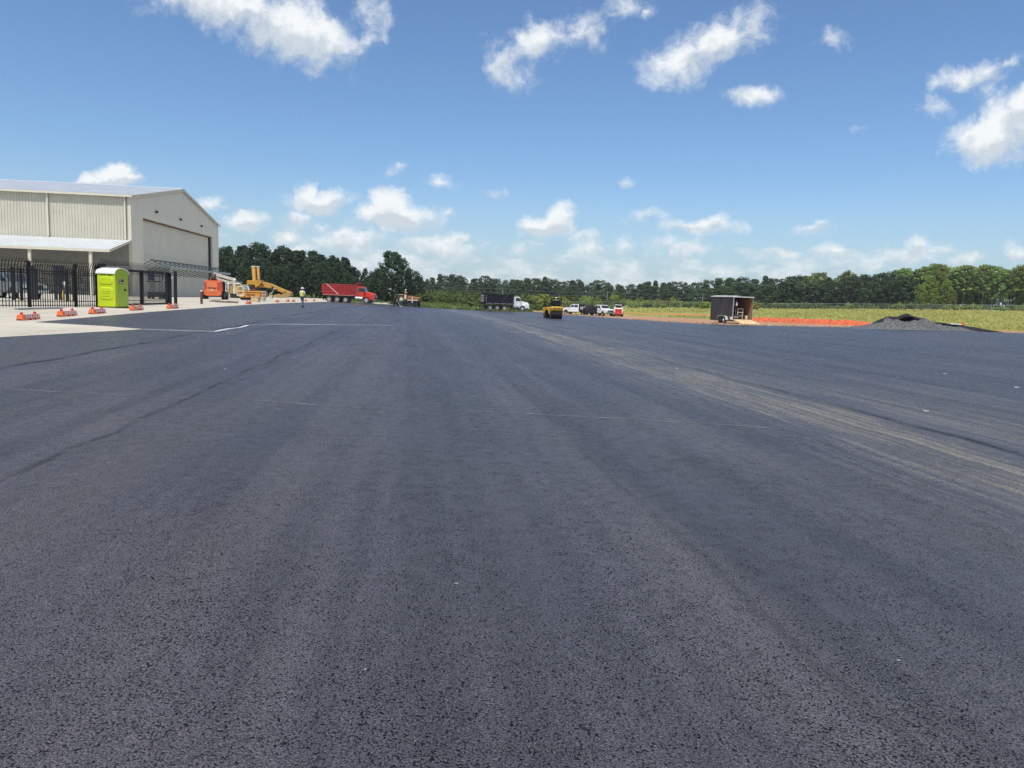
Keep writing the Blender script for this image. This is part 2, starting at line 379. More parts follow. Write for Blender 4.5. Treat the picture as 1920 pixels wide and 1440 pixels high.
    dull = g.op('MAXIMUM', g.op('MAXIMUM', g.op('MULTIPLY', void, .95), g.op('MULTIPLY', g.op('MULTIPLY', jn, jbreak), .75)), g.op('MULTIPLY', dust, .45))
    g.put(g.b.inputs['Specular IOR Level'], 0.5)
    m = g.end(c, g.op('MAXIMUM', g.ramp(n9, .3, .8, .30, .45), g.op('MULTIPLY', dull, .8)), nb, 1.0)
    g.L.new(g.op('MULTIPLY_ADD', dull, -.49, .50), g.b.inputs['Specular IOR Level'])
    return m
def make_concrete(name='concrete', base=(.50, .455, .375)):
    g = G(name)
    a = g.noise(g.pos, .25, 6, .65); b = g.noise(g.pos, 2.5, 6, .7); d = g.noise(g.pos, 40, 4, .7)
    c = g.mix(g.ramp(a, .3, .7), [x * .80 for x in base], [x * 1.05 for x in base])
    c = g.mix(g.ramp(b, .55, .72, 0, .45), c, [base[0] * .62, base[1] * .58, base[2] * .52])
    c = g.mix(g.ramp(d, .3, .7, 0, .25), c, [x * .6 for x in base])
    u = g.op('ADD', g.op('MULTIPLY', g.x, LN.x), g.op('MULTIPLY', g.y, LN.y))
    w = g.op('ADD', g.op('MULTIPLY', g.x, LD.x), g.op('MULTIPLY', g.y, LD.y))
    st = g.noise(g.vec(g.op('MULTIPLY', u, .12), g.op('MULTIPLY', w, 1.4)), 1.0, 5, .6)
    c = g.mix(g.ramp(st, .5, .7, 0, .4), c, [base[0] * .66, base[1] * .62, base[2] * .55])
    jn = None
    for q in (u, w):
        f = g.op('ABSOLUTE', g.op('SUBTRACT', g.op('FRACT', g.op('DIVIDE', q, 4.6)), .5))
        k = g.ramp(f, .0055, .002); jn = k if jn is None else g.op('MAXIMUM', jn, k)
    c = g.mix(g.op('MULTIPLY', jn, .6), c, [x * .35 for x in base])
    return g.end(c, .85, g.bump(d, .25, .01), .3)
def make_grassland():
    g = G('grassland')
    a = g.noise(g.pos, .05, 5, .6); b = g.noise(g.vec(g.op('MULTIPLY', g.x, .35), g.op('MULTIPLY', g.y, .12)), 1.0, 6, .7); d = g.noise(g.pos, 3.5, 6, .75)
    c = g.mix(g.ramp(b, .3, .7), (.20, .22, .050), (.44, .39, .115))
    c = g.mix(g.ramp(a, .35, .65, 0, .6), c, (.20, .235, .05))
    c = g.mix(g.ramp(d, .35, .7, 0, .55), c, (.13, .145, .035))
    gr = g.ramp(g.x, 12, -12)                     # the left bank is a fresher green
    c = g.mix(g.op('MULTIPLY', gr, .7), c, (.085, .13, .028))
    return g.end(c, .95, g.bump(d, .9, .25), .15)
def make_dirt(name, a_, b_, c_):
    g = G(name)
    a = g.noise(g.pos, .35, 6, .7); b = g.noise(g.pos, 2.6, 6, .7); d = g.noise(g.pos, 9, 6, .75)
    c = g.mix(g.ramp(a, .3, .7), a_, b_)
    c = g.mix(g.ramp(b, .45, .7, 0, .8), c, c_)
    c = g.mix(g.ramp(d, .5, .75, 0, .6), c, [x * .35 for x in a_])
    return g.end(c, .95, g.bump(g.op('ADD', b, d), .9, .12), .2)
def make_gravel():
    g = G('gravel')
    cell = g.N.new('ShaderNodeTexVoronoi'); g.L.new(g.pos, cell.inputs['Vector']); cell.inputs['Scale'].default_value = 12
    sc = g.N.new('ShaderNodeSeparateColor'); g.L.new(cell.outputs['Color'], sc.inputs[0])
    c = g.mix(sc.outputs[0], (.07, .072, .075), (.23, .23, .225))
    c = g.mix(g.ramp(g.noise(g.pos, 1.2, 5, .6), .4, .7, 0, .55), c, (.07, .07, .075))
    return g.end(c, .85, g.bump(g.op('ADD', g.op('MULTIPLY', cell.outputs['Distance'], -1), g.noise(g.pos, 5, 5, .7)), 1.0, .12), .3)
def make_stone():
    g = G('stone_veneer')
    v = g.vec(g.op('ADD', g.x, g.y), g.op('MULTIPLY', g.z, 2.4), 0.0)
    cell = g.N.new('ShaderNodeTexVoronoi'); g.L.new(v, cell.inputs['Vector']); cell.inputs['Scale'].default_value = 2.0
    sc = g.N.new('ShaderNodeSeparateColor'); g.L.new(cell.outputs['Color'], sc.inputs[0])
    c = g.mix(sc.outputs[0], (.22, .20, .175), (.50, .46, .40))
    edge = g.voro(v, 2.0, 'DISTANCE_TO_EDGE')
    c = g.mix(g.ramp(edge, .05, .01), c, (.13, .12, .11))
    return g.end(c, .85, g.bump(g.op('ADD', g.ramp(edge, 0, .08), g.noise(g.pos, 8)), .7, .05), .3)
def make_wood(name, a_, b_):
    g = G(name)
    tc = g.N.new('ShaderNodeTexCoord'); sp = g.N.new('ShaderNodeSeparateXYZ'); g.L.new(tc.outputs['Object'], sp.inputs[0])
    v = g.vec(g.op('MULTIPLY', sp.outputs[0], 9), g.op('MULTIPLY', sp.outputs[1], 9), g.op('MULTIPLY', sp.outputs[2], 1.2))
    n = g.noise(v, 1.0, 6, .65)
    c = g.mix(g.ramp(n, .3, .7), a_, b_)
    return g.end(c, .75, g.bump(n, .2, .01), .3)
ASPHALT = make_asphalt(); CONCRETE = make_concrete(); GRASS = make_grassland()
CURB = make_concrete('curb_concrete', (.46, .43, .37))
DIRT = make_dirt('red_dirt', (.34, .185, .105), (.44, .30, .19), (.36, .12, .05))
GRAVEL = make_gravel(); STONE = make_stone()
PLY = make_wood('plywood', (.46, .30, .16), (.62, .44, .26)); INWOOD = make_wood('inner_plywood', (.20, .105, .05), (.34, .19, .09))
# ------------------------------------------------------------------ mesh helpers
class MB:
    def __init__(s): s.v = []; s.f = []; s.m = []
    def add(s, vs, fs, m=0):
        o = len(s.v); s.v += [tuple(x) for x in vs]
        for f in fs: s.f.append([i + o for i in f]); s.m.append(m)
        return s
    def box(s, x0, x1, y0, y1, z0, z1, M=None, m=0):
        vs = [Vector(p) for p in ((x0,y0,z0),(x1,y0,z0),(x1,y1,z0),(x0,y1,z0),(x0,y0,z1),(x1,y0,z1),(x1,y1,z1),(x0,y1,z1))]
        if M is not None: vs = [M @ p for p in vs]
        return s.add(vs, [(0,3,2,1),(4,5,6,7),(0,1,5,4),(1,2,6,5),(2,3,7,6),(3,0,4,7)], m)
    def prism(s, poly, y0, y1, m=0, M=None, y0b=None):
        n = len(poly)
        a = sum(poly[i][0] * poly[(i+1) % n][1] - poly[(i+1) % n][0] * poly[i][1] for i in range(n))
        if a < 0: poly = poly[::-1]
        vs = [Vector((p[0], y0, p[1])) for p in poly] + [Vector((p[0], y1, p[1])) for p in poly]
        if M is not None: vs = [M @ p for p in vs]
        fs = [tuple(range(n)), tuple(range(2*n-1, n-1, -1))] + [(i, i+n, (i+1) % n + n, (i+1) % n) for i in range(n)]
        return s.add(vs, fs, m)
    def cyl(s, p0, p1, r0, r1=None, n=12, m=0, caps=True):
        r1 = r0 if r1 is None else r1
        p0, p1 = Vector(p0), Vector(p1); d = (p1 - p0).normalized()
        a = d.orthogonal().normalized(); b = d.cross(a)
        vs = []
        for p, r in ((p0, r0), (p1, r1)):
            for i in range(n):
                t = 2 * math.pi * i / n; vs.append(p + (a * math.cos(t) + b * math.sin(t)) * r)
        fs = [(i, (i+1) % n, (i+1) % n + n, i + n) for i in range(n)]
        if caps: fs += [tuple(range(n-1, -1, -1)), tuple(range(n, 2*n))]
        return s.add(vs, fs, m)
    def tube(s, pts, r, n=6, m=0):
        for i in range(len(pts) - 1):
            ra = r[i] if isinstance(r, (list, tuple)) else r; rb = r[i+1] if isinstance(r, (list, tuple)) else r
            s.cyl(pts[i], pts[i+1], ra, rb, n, m)
        return s
    def ball(s, c, rx, ry=None, rz=None, nu=10, nv=7, m=0, top=0.0):
        ry = rx if ry is None else ry; rz = rx if rz is None else rz
        vs = []; fs = []
        a0 = -math.pi / 2 if not top else 0.0
        for j in range(nv + 1):
            t = a0 + (math.pi / 2 - a0) * j / nv
            for i in range(nu):
                p = 2 * math.pi * i / nu
                vs.append((c[0] + rx * math.cos(t) * math.cos(p), c[1] + ry * math.cos(t) * math.sin(p), c[2] + rz * math.sin(t)))
        for j in range(nv):
            for i in range(nu): fs.append((j*nu+i, j*nu+(i+1) % nu, (j+1)*nu+(i+1) % nu, (j+1)*nu+i))
        return s.add(vs, fs, m)
    def build(s, name, mats, parent=None, smooth=False, bevel=0.0, loc=None):
        me = bpy.data.meshes.new(name); me.from_pydata(s.v, [], s.f)
        for mm in (mats if isinstance(mats, (list, tuple)) else [mats]): me.materials.append(mm)
        if any(s.m): me.polygons.foreach_set('material_index', s.m)
        me.validate()
        if smooth:
            me.polygons.foreach_set('use_smooth', [True] * len(me.polygons)); me.set_sharp_from_angle(angle=rad(38))
        o = bpy.data.objects.new(name, me); col.objects.link(o)
        if parent is not None: o.parent = parent
        if loc is not None: o.location = loc
        if bevel:
            b = o.modifiers.new('bevel', 'BEVEL'); b.width = bevel; b.segments = 2; b.limit_method = 'ANGLE'; b.angle_limit = rad(35)
        return o
def tag(o, label, cat, group=None, kind=None):
    if label: o['label'] = label
    if cat: o['category'] = cat
    if group: o['group'] = group
    if kind: o['kind'] = kind
    return o
def thing(name, label, cat, loc=(0, 0, 0), rz=0.0, group=None, scale=1.0):
    o = bpy.data.objects.new(name, None); o.empty_display_size = .3; col.objects.link(o)
    o.location = loc; o.rotation_euler = (0, 0, rad(rz)); o.scale = (scale,) * 3
    return tag(o, label, cat, group)
def copy_tree(o, parent=None):
    c = o.copy(); col.objects.link(c); c.parent = parent
    for ch in o.children: copy_tree(ch, c)
    return c
def text_mesh(txt, size):
    cu = bpy.data.curves.new('t', 'FONT'); cu.body = txt; cu.size = size; cu.align_x = 'CENTER'; cu.align_y = 'CENTER'; cu.extrude = .006; cu.offset = .012 * size
    ob = bpy.data.objects.new('t', cu); col.objects.link(ob)
    me = bpy.data.meshes.new_from_object(ob.evaluated_get(bpy.context.evaluated_depsgraph_get()))
    bpy.data.objects.remove(ob); bpy.data.curves.remove(cu)
    return me
def lettering(txt, size, m, parent, loc, rot, name='lettering'):
    me = text_mesh(txt, size); me.materials.clear(); me.materials.append(m)
    o = bpy.data.objects.new(name, me); col.objects.link(o); o.parent = parent; o.location = loc; o.rotation_euler = rot
    return o
def wheel(parent, x, y, r, w, side, rimmat, tyre=None, rr=.56, name='wheel'):
    """tyre (the wheel) with a dished rim; side = +1 / -1 is the outer face"""
    b = MB(); n = 20; prof = [(.60, -.5), (.93, -.5), (1, -.36), (1, .36), (.93, .5), (.60, .5)]
    vs = []; fs = []
    for i in range(n):
        t = 2 * math.pi * i / n
        for (q, yy) in prof: vs.append((r * q * math.cos(t), yy * w, r * q * math.sin(t)))
    k = len(prof)
    for i in range(n):
        for j in range(k): fs.append((i*k+j, i*k+(j+1) % k, ((i+1) % n)*k+(j+1) % k, ((i+1) % n)*k+j))
    b.add(vs, fs)
    o = b.build(name, tyre or TYRE, parent, True, loc=(x, y, r))
    b = MB()
    b.cyl((0, side * w * .1, 0), (0, side * w * .44, 0), r * rr * .75, r * (rr + .05), 18)
    b.cyl((0, side * w * .40, 0), (0, side * w * .56, 0), r * .2, r * .15, 10)
    b.cyl((0, -side * w * .45, 0), (0, side * w * .1, 0), r * .61, r * .61, 18)
    b.build('rim', rimmat, o, True)
    return o

TYRE = mat('tyre_rubber', (.018, .018, .018), .85, var=.4, vscale=8)
BLACK = mat('black_paint', (.008, .008, .009), .55, spec=.3)
BLACKM = mat('matt_black', (.02, .02, .022), .8, var=.35)
CHROME = mat('bare_steel', (.55, .56, .57), .3, 1.0, var=.2)
ALU = mat('aluminium', (.62, .63, .64), .42, .8, var=.2)
GLASS = mat('dark_glass', (.02, .028, .032), .08, spec=.8, var=.1)
WHITE = mat('white_paint', (.78, .78, .77), .4, var=.1, coat=.3)
OFFWH = mat('cream_paint', (.70, .66, .55), .5, var=.14)
RED = mat('red_paint', (.30, .012, .013), .5, var=.3)
REDORG = mat('orange_red_paint', (.55, .034, .014), .4, var=.16, coat=.15)
YEL = mat('machine_yellow', (.60, .34, .025), .5, var=.22)
ORY = mat('machine_orange_yellow', (.56, .25, .03), .6, var=.3, vscale=4)
LIFTOR = mat('lift_orange', (.66, .125, .035), .5, var=.15)
GREY = mat('grey_paint', (.22, .23, .23), .6)
NAVY = mat('navy_black_paint', (.012, .014, .026), .4)
LAMPRED = mat('red_lens', (.45, .010, .012), .25)
LAMPWH = mat('clear_lens', (.7, .7, .68), .2)
# ------------------------------------------------------------------ setting: ground, apron, asphalt
def grid_lines():
    xs = set(range(-120, 161, 2)); ys = set(range(-12, 321, 2))
    v = 160
    while v < 850: v *= 1.22; xs.add(int(v)); xs.add(-int(v))
    v = 320
    while v < 850: v *= 1.2; ys.add(int(v))
    ys |= {-40, -100, -200}
    return sorted(xs), sorted(ys)
def make_terrain():
    xs, ys = grid_lines(); b = MB(); n = len(xs)
    b.v = [(x, y, gz(x, y) + (.0 if y < 300 else -.6 * sm(300, 900, y))) for y in ys for x in xs]
    for j in range(len(ys) - 1):
        for i in range(n - 1): b.f.append((j*n+i, j*n+i+1, (j+1)*n+i+1, (j+1)*n+i)); b.m.append(0)
    o = b.build('ground', GRASS); o['kind'] = 'structure'
def sheet(name, pts, m, z0, skirt=.2, step=2):
    """a flat polygon of the plan, cut along the ground grid and laid on the terrain"""
    bm = bmesh.new(); f = bm.faces.new([bm.verts.new((p[0], p[1], 0)) for p in pts])
    bm.normal_update(); bmesh.ops.triangulate(bm, faces=bm.faces[:], ngon_method='EAR_CLIP')
    x0, x1 = min(p[0] for p in pts), max(p[0] for p in pts); y0, y1 = min(p[1] for p in pts), max(p[1] for p in pts)
    def cut(c, n): bmesh.ops.bisect_plane(bm, geom=bm.verts[:] + bm.edges[:] + bm.faces[:], plane_co=c, plane_no=n)
    k = math.ceil(x0 / step) * step
    while k < x1: cut((k, 0, 0), (1, 0, 0)); k += step
    k = math.ceil(y0 / step) * step
    while k < y1: cut((0, k, 0), (0, 1, 0)); k += step
    bm.normal_update()
    for f in bm.faces:
        if f.normal.z < 0: f.normal_flip()
    for v in bm.verts: v.co.z = gz(v.co.x, v.co.y) + z0
    if skirt:
        be = [e for e in bm.edges if len(e.link_faces) == 1]
        r = bmesh.ops.extrude_edge_only(bm, edges=be)
        for v in r['geom']:
            if isinstance(v, bmesh.types.BMVert): v.co.z -= skirt
    me = bpy.data.meshes.new(name); bm.to_mesh(me); bm.free(); me.materials.append(m)
    o = bpy.data.objects.new(name, me); col.objects.link(o); o['kind'] = 'structure'
    return o
make_terrain()
ZA = .05                                  # top of the asphalt mat above the soil
rng = random.Random(5)
edge_px = [(2300, 629), (2100, 627), (1920, 625), (1850, 621.5), (1760, 618.5), (1680, 616), (1600, 614), (1500, 612), (1450, 611), (1380, 609.5), (1300, 606.5), (1250, 603.5), (1200, 600), (1150, 596.5), (1120, 594), (1090, 592), (1060, 590), (1020, 586), (990, 583.5), (940, 581), (900, 579), (850, 576.5), (790, 573.5), (740, 570.5), (700, 568.7), (660, 567)]
def jag(pts, amp, sub=4, seed=1):
    r = random.Random(seed); out = []
    for a, b in zip(pts, pts[1:]):
        for k in range(sub):
            t = k / sub; p = Vector(a).lerp(Vector(b), t)
            out.append((p.x + r.uniform(-amp, amp), p.y + r.uniform(-amp, amp)))
    out.append((pts[-1][0], pts[-1][1])); return out
edge = [at(*p, ZA) for p in edge_px]
edge_j = jag([(p.x, p.y) for p in edge], .16, 4, 3)
left_far = at(640, 565.5, ZA)
asp = [(70, -10), (90, 40)] + edge_j + [(left_far.x - 6, left_far.y + 4), (-60, 120), (-60, -10)]
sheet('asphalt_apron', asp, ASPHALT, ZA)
ap = lambda x, y: tuple(at(x, y, ZA + .012).xy)
con = [(-70, ap(0, 632)[1] - 3.5), (ap(-60, 634.5)), ap(0, 632), ap(140, 624.5), ap(270, 617), ap(200, 611.5), ap(65, 604), ap(200, 592), ap(340, 580.5), ap(410, 575.5), ap(470, 571.3), ap(530, 568.3), ap(600, 566), ap(655, 564.8)]
con += [(con[-1][0] - 1, con[-1][1] + 18), (-50, 150), (-110, 150), (-110, con[0][1])]
sheet('concrete_apron', con, CONCRETE, ZA + .012, .1)
# pale kerb strip at the far end of the mat
cs = [(700, 566.3), (760, 569), (830, 572.2), (905, 576.0)]; ce = [(905, 579.6), (830, 575.5), (760, 572), (700, 569.2)]
k0 = [tuple(at(x, y, .16).xy) for x, y in cs]; k1 = [tuple(at(x, y, .16).xy) for x, y in ce]
sheet('kerb_strip', k1[::-1] + k0[::-1], CURB, .16, .3)
# bare clay along the right-hand edge
top_px = [(1930, 621.5), (1850, 618.5), (1700, 613.5), (1600, 608.2), (1500, 604.6), (1420, 602), (1330, 598.5), (1250, 595), (1180, 591.6), (1100, 588.8), (1050, 586.4), (1000, 581.8)]
tp = [tuple(at(x, y, .022).xy) for x, y in top_px]
lowp = [(p.x * .985, p.y * .985) for p in edge[2:19]]
sheet('dirt_verge', jag([(p[0], p[1]) for p in lowp], .0, 1) + jag([(p[0], p[1]) for p in tp][::-1], .7, 5, 8), DIRT, .022, .1)
t2 = [(1340, 590.3), (1250, 587.6), (1170, 586), (1170, 587), (1250, 589.4), (1340, 593)]
sheet('clay_streak', jag([tuple(at(x, y, .02).xy) for x, y in t2], .5, 5, 9), make_dirt('clay', (.48, .17, .07), (.5, .22, .10), (.5, .14, .05)), .02, .05)
CHALK = mat('chalk_paint', (.58, .58, .58), .9, var=.35, vscale=6)
FAINT = mat('faint_chalk', (.22, .215, .205), .9, var=.75, vscale=2.5)
def stripe(name, pts, w, m, lift=.0045):
    b = MB()
    P = [at(x, y, ZA) for x, y in pts]; P2 = []
    for a, c in zip(P, P[1:]):
        n = max(2, int((c - a).length / 1.0))
        P2 += [a.lerp(c, k / n) for k in range(n)]
    P2.append(P[-1]); r = random.Random(len(pts) + int(w * 1000))
    vs = []
    for i, p in enumerate(P2):
        d = (P2[min(i + 1, len(P2) - 1)] - P2[max(i - 1, 0)]); d.z = 0; d.normalize(); nn = Vector((-d.y, d.x, 0))
        k = w * r.uniform(.7, 1.25) / 2; j = r.uniform(-.02, .02)
        for sgn in (-1, 1):
            q = p + nn * (sgn * k + j); vs.append((q.x, q.y, gz(q.x, q.y) + ZA + lift))
    b.add(vs, [(2*i, 2*i+2, 2*i+3, 2*i+1) for i in range(len(P2) - 1)])
    for f in b.f: f.reverse()
    o = b.build(name, m); o['kind'] = 'structure'
stripe('painted_line', [(268, 617.3), (340, 620), (402, 621.5)], .22, mat('worn_chalk', (.36, .36, .36), .9, var=.4))
stripe('painted_line', [(402, 621.5), (430, 616.5), (448, 614.5), (465, 609.7)], .13, CHALK)
stripe('painted_line', [(465, 609.7), (510, 608)], .10, mat('worn_chalk', (.36, .36, .36)))
stripe('painted_line', [(510, 608), (600, 608.4), (680, 609.3), (736, 610.3)], .13, CHALK)
stripe('chalk_mark', [(-20, 728), (150, 738), (330, 746), (500, 752), (640, 763), (730, 768), (860, 770), (960, 774), (1120, 783), (1260, 791), (1400, 800), (1480, 806)], .023, FAINT)
# ------------------------------------------------------------------ hangar
WALLM = mat('cream_wall_metal', (.50, .475, .385), .5, var=.09, vscale=.6)
GABM = mat('gable_panel', (.74, .695, .59), .55, var=.05, vscale=.4)  # paler than the long wall, to lift the unlit gable by colour
DOORM = mat('door_panel', (.715, .675, .57), .55, var=.07, vscale=.5)
ROOFM = mat('galvalume_roof', (.72, .73, .745), .42, .30, var=.10, vscale=.5)
TRIM = mat('cream_trim', (.60, .565, .455), .5, var=.08)
BLOCKW = mat('grey_block_wall', (.25, .25, .235), .8, var=.16, vscale=1.2)  # grey block, the lower wall's own colour
RUST = mat('brown_trim', (.16, .075, .04), .6, var=.3)
HA = rad(-7.1)
def hangar():
    H0, W, LEN, ZE, ZP = gz(-46, 88) - .05, 37.5, 56.0, 11.85, 15.15
    t = thing('hangar', 'large cream metal aircraft hangar with wide closed door and white lean-to roof', 'hangar', (-45.2, 88, H0))
    # local x runs along the gable (away), local y runs left along the long wall
    t.rotation_euler = (0, 0, math.pi / 2 - HA)
    # long wall, ribbed sheet: profile in y, extruded in z
    b = MB(); y = .35; pts = []
    while y < LEN:
        pts += [(-.03, y), (-.03, y + .21), (-.075, y + .235), (-.075, y + .285), (-.03, y + .31)]; y += .33
    n = len(pts); vs = [(x, yy, 3.6) for x, yy in pts] + [(x, yy, ZE - .12) for x, yy in pts]
    b.add(vs, [(i, i + n, i + n + 1, i + 1) for i in range(n - 1)])
    b.box(.0, .3, .3, LEN, 3.6, ZE - .1)
    b.build('wall', WALLM, t)
    b = MB(); b.box(-.09, .02, 0.0, .34, 0, ZE - .1); b.build('corner_trim', TRIM, t)
    b = MB(); b.box(0, .3, .3, LEN, 3.55, 6.9)
    for k in range(12): b.box(-.012, -.002, .4, LEN, 3.6 + 0 * k, 3.62)
    b.v = b.v[:8]; b.f = b.f[:6]; b.m = b.m[:6]
    b2 = MB()
    for k in range(1, 14): b2.box(-.095, -.076, k * 4.2, k * 4.2 + .04, 3.6, 6.4)
    for z in (4.6, 5.6): b2.box(-.095, -.076, .35, LEN, z, z + .04)
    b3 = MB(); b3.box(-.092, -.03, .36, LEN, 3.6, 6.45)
    b3.build('lower_wall', BLOCKW, t); b2.build('panel_joint', GREY, t)
    b = MB(); b.box(-.22, -.02, .36, LEN, 0, 3.45); b.build('stone_base', STONE, t)
    b = MB(); b.box(-.30, -.02, .36, LEN, 3.46, 3.58); b.build('sill_course', TRIM, t)
    # gable wall with the door opening
    x0, x1, zd = 3.6, 33.9, 9.6
    g = MB()
    def slab(poly):
        vs = [(p[0], 0, p[1]) for p in poly] + [(p[0], .3, p[1]) for p in poly]; k = len(poly)
        g.add(vs, [tuple(range(k)), tuple(range(2*k-1, k-1, -1))] + [(i, i+k, (i+1) % k+k, (i+1) % k) for i in range(k)])
    slab([(0.02, 0), (x0, 0), (x0, zd), (0.02, zd)]); slab([(x1, 0), (W, 0), (W, zd), (x1, zd)])
    slab([(0.02, zd), (W, zd), (W, ZE - .05), (W / 2, ZP - .05), (0.02, ZE - .05)])
    gx = .3
    while gx < W:
        top = ZE + (ZP - ZE) * (1 - abs(gx - W / 2) / (W / 2)) - .3
        z0 = zd + .1 if x0 - .1 < gx < x1 + .1 else .1
        g.box(gx, gx + .03, -.012, .0, z0, top); gx += .9
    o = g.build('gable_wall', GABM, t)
    d = MB(); d.box(x0 + .02, x1 - .02, .55, .70, 0, zd - .02)
    k = x0 + .45
    while k < x1 - .2: d.box(k, k + .06, .53, .549, .05, zd - .1); k += .45
    dr = d.build('hangar_door', DOORM, t)
    m = MB(); m.box(x0 + .02, x1 - .02, .28, .52, zd - .16, zd - .03); m.build('door_head_seal', RUST, dr)
    m = MB(); m.box(x1 - .5, x1 - .05, .30, .5, .05, zd - .2); m.build('door_edge_seal', BLACKM, dr)
    # walkway-like truss across the door
    tz = 3.85
    m = MB(); m.cyl((x0 - .2, -1.55, tz), (W + 1.0, -1.55, tz), .16, n=10); m.build('truss_beam', GREYG, dr, True)
    m = MB(); m.cyl((x0 + .2, -.75, tz + .75), (x1 + .2, -.75, tz + .75), .07, n=6)
    k = x0 + .3; up = True
    while k < x1:
        m.cyl((k, -1.5, tz), (k + .9, -.75, tz + .75), .035, n=5); m.cyl((k + .9, -.75, tz + .75), (k + 1.8, -1.5, tz), .035, n=5)
        m.cyl((k, .5, tz - 1.0), (k, -1.5, tz - .05), .06, n=5); m.cyl((k + .9, -.75, tz + .75), (k + .9, .5, tz + .2), .04, n=5); k += 1.8
    m.build('truss_bracing', mat('dark_green_grey', (.12, .145, .14), .6), dr)
    # roof, gutter and rakes
    r = MB(); ov = .25; sl_ = (ZP - ZE) / (W / 2)
    for s in (0, 1):
        yy = -ov; prof = []
        while yy < LEN + .2:
            prof += [(yy, 0), (yy + .22, 0), (yy + .25, .07), (yy + .30, .07), (yy + .33, 0)]; yy += .33
        def P(d, q, h):
            x = (-.35 + d) if s == 0 else (W + .35 - d)
            return (x, q, ZE - .12 + d * sl_ + h + .05)
        D = W / 2 + .35; k = len(prof)
        vs = [P(0, q, h) for q, h in prof] + [P(D, q, h) for q, h in prof]
        fs = [(i, i + 1, i + k + 1, i + k) for i in range(k - 1)]
        if s == 0: fs = [f[::-1] for f in fs]
        r.add(vs, fs)
    r.box(W / 2 - .25, W / 2 + .25, -.27, LEN, ZP - .03, ZP + .04)
    r.build('roof', ROOFM, t)
    m = MB(); m.box(-.5, -.32, -.28, LEN, ZE - .30, ZE - .06); m.build('gutter', TRIM, t)
    m = MB()
    for s in (0, 1):
        a = (-.35, ZE - .16) if s == 0 else (W + .35, ZE - .16); c = (W / 2, ZP - .06)
        m.prism([a, c, (c[0], c[1] - .30), (a[0], a[1] - .26)], -.30, -.26)
    m.build('rake_trim', TRIM, t)
    for yy in (.55, 9.0, 17.5):
        m = MB(); m.box(-.26, -.10, yy, yy + .16, 6.7, ZE - .28); m.box(-.42, -.10, yy, yy + .16, ZE - .42, ZE - .28); m.build('downspout', TRIM, t)
    # lean-to canopy
    D, zt, zb = 6.4, 6.62, 5.15
    c = MB(); yy = .05; prof = []
    while yy < LEN: prof += [(yy, 0), (yy + .36, 0), (yy + .38, .06), (yy + .42, .06), (yy + .44, 0)]; yy += .44
    k = len(prof)
    vs = [(-.1, q, zt + h) for q, h in prof] + [(-D, q, zb + h) for q, h in prof]
    c.add(vs, [(i, i + k, i + k + 1, i + 1) for i in range(k - 1)])
    c.add([(v[0], v[1], v[2] - .12) for v in [(-.1, .05, zt), (-D, .05, zb), (-D, LEN, zb), (-.1, LEN, zt)]], [(0, 1, 2, 3)])
    c.build('canopy_roof', mat('white_roof_sheet', (.66, .68, .69), .4, .2, var=.08, vscale=.8), t)
    m = MB(); m.box(-D - .12, -D - .01, .0, LEN, zb - .26, zb + .02)
    m.prism([(-.1, zt + .05), (-D - .1, zb + .05), (-D - .1, zb - .26), (-.1, zt - .22)], -.03, .04)
    m.build('canopy_fascia', TRIM, t)
    for q in (1.9, 8.1, 14.2, 20.3, 26.4):
        m = MB(); m.box(-D + .05, -D + .33, q, q + .28, 0, zb - .2); m.build('canopy_post', TRIM, t)
    def lamp(loc, dark, along):
        m = MB()
        if along: m.prism([(loc[0], loc[2]), (loc[0] - .35, loc[2] - .12), (loc[0] - .35, loc[2] + .08), (loc[0], loc[2] + .26)], loc[1] - .3, loc[1] + .3)
        else: m.box(loc[0] - .16, loc[0] + .16, -.26, -.02, loc[2] - .10, loc[2] + .16)
        m.build('wall_lamp', BLACK if dark else mat('lamp_housing', (.62, .62, .6), .35), t)
    lamp((-.09, 4.0, 5.3), True, True); lamp((-.09, 10.4, 5.4), False, True); lamp((-.09, 17.2, 5.5), False, True)
    for gx in (8.1, 17.6, 27.6): lamp((gx, 0, 10.75), True, False)
    # far long wall and back so that the building is closed
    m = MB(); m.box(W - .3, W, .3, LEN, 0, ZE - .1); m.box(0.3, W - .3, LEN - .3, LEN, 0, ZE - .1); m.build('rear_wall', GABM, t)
    # doors and cabinets seen through the fence
    for q, w_, h_ in ((3.0, 1.0, 2.2), (21.4, 2.4, 2.4)):
        m = MB(); m.box(-.26, -.221, q, q + w_, .02, h_); m.build('side_door', NAVY, t)
    return t
GREYG = mat('grey_green_steel', (.36, .40, .39), .5, var=.12)
hangar()
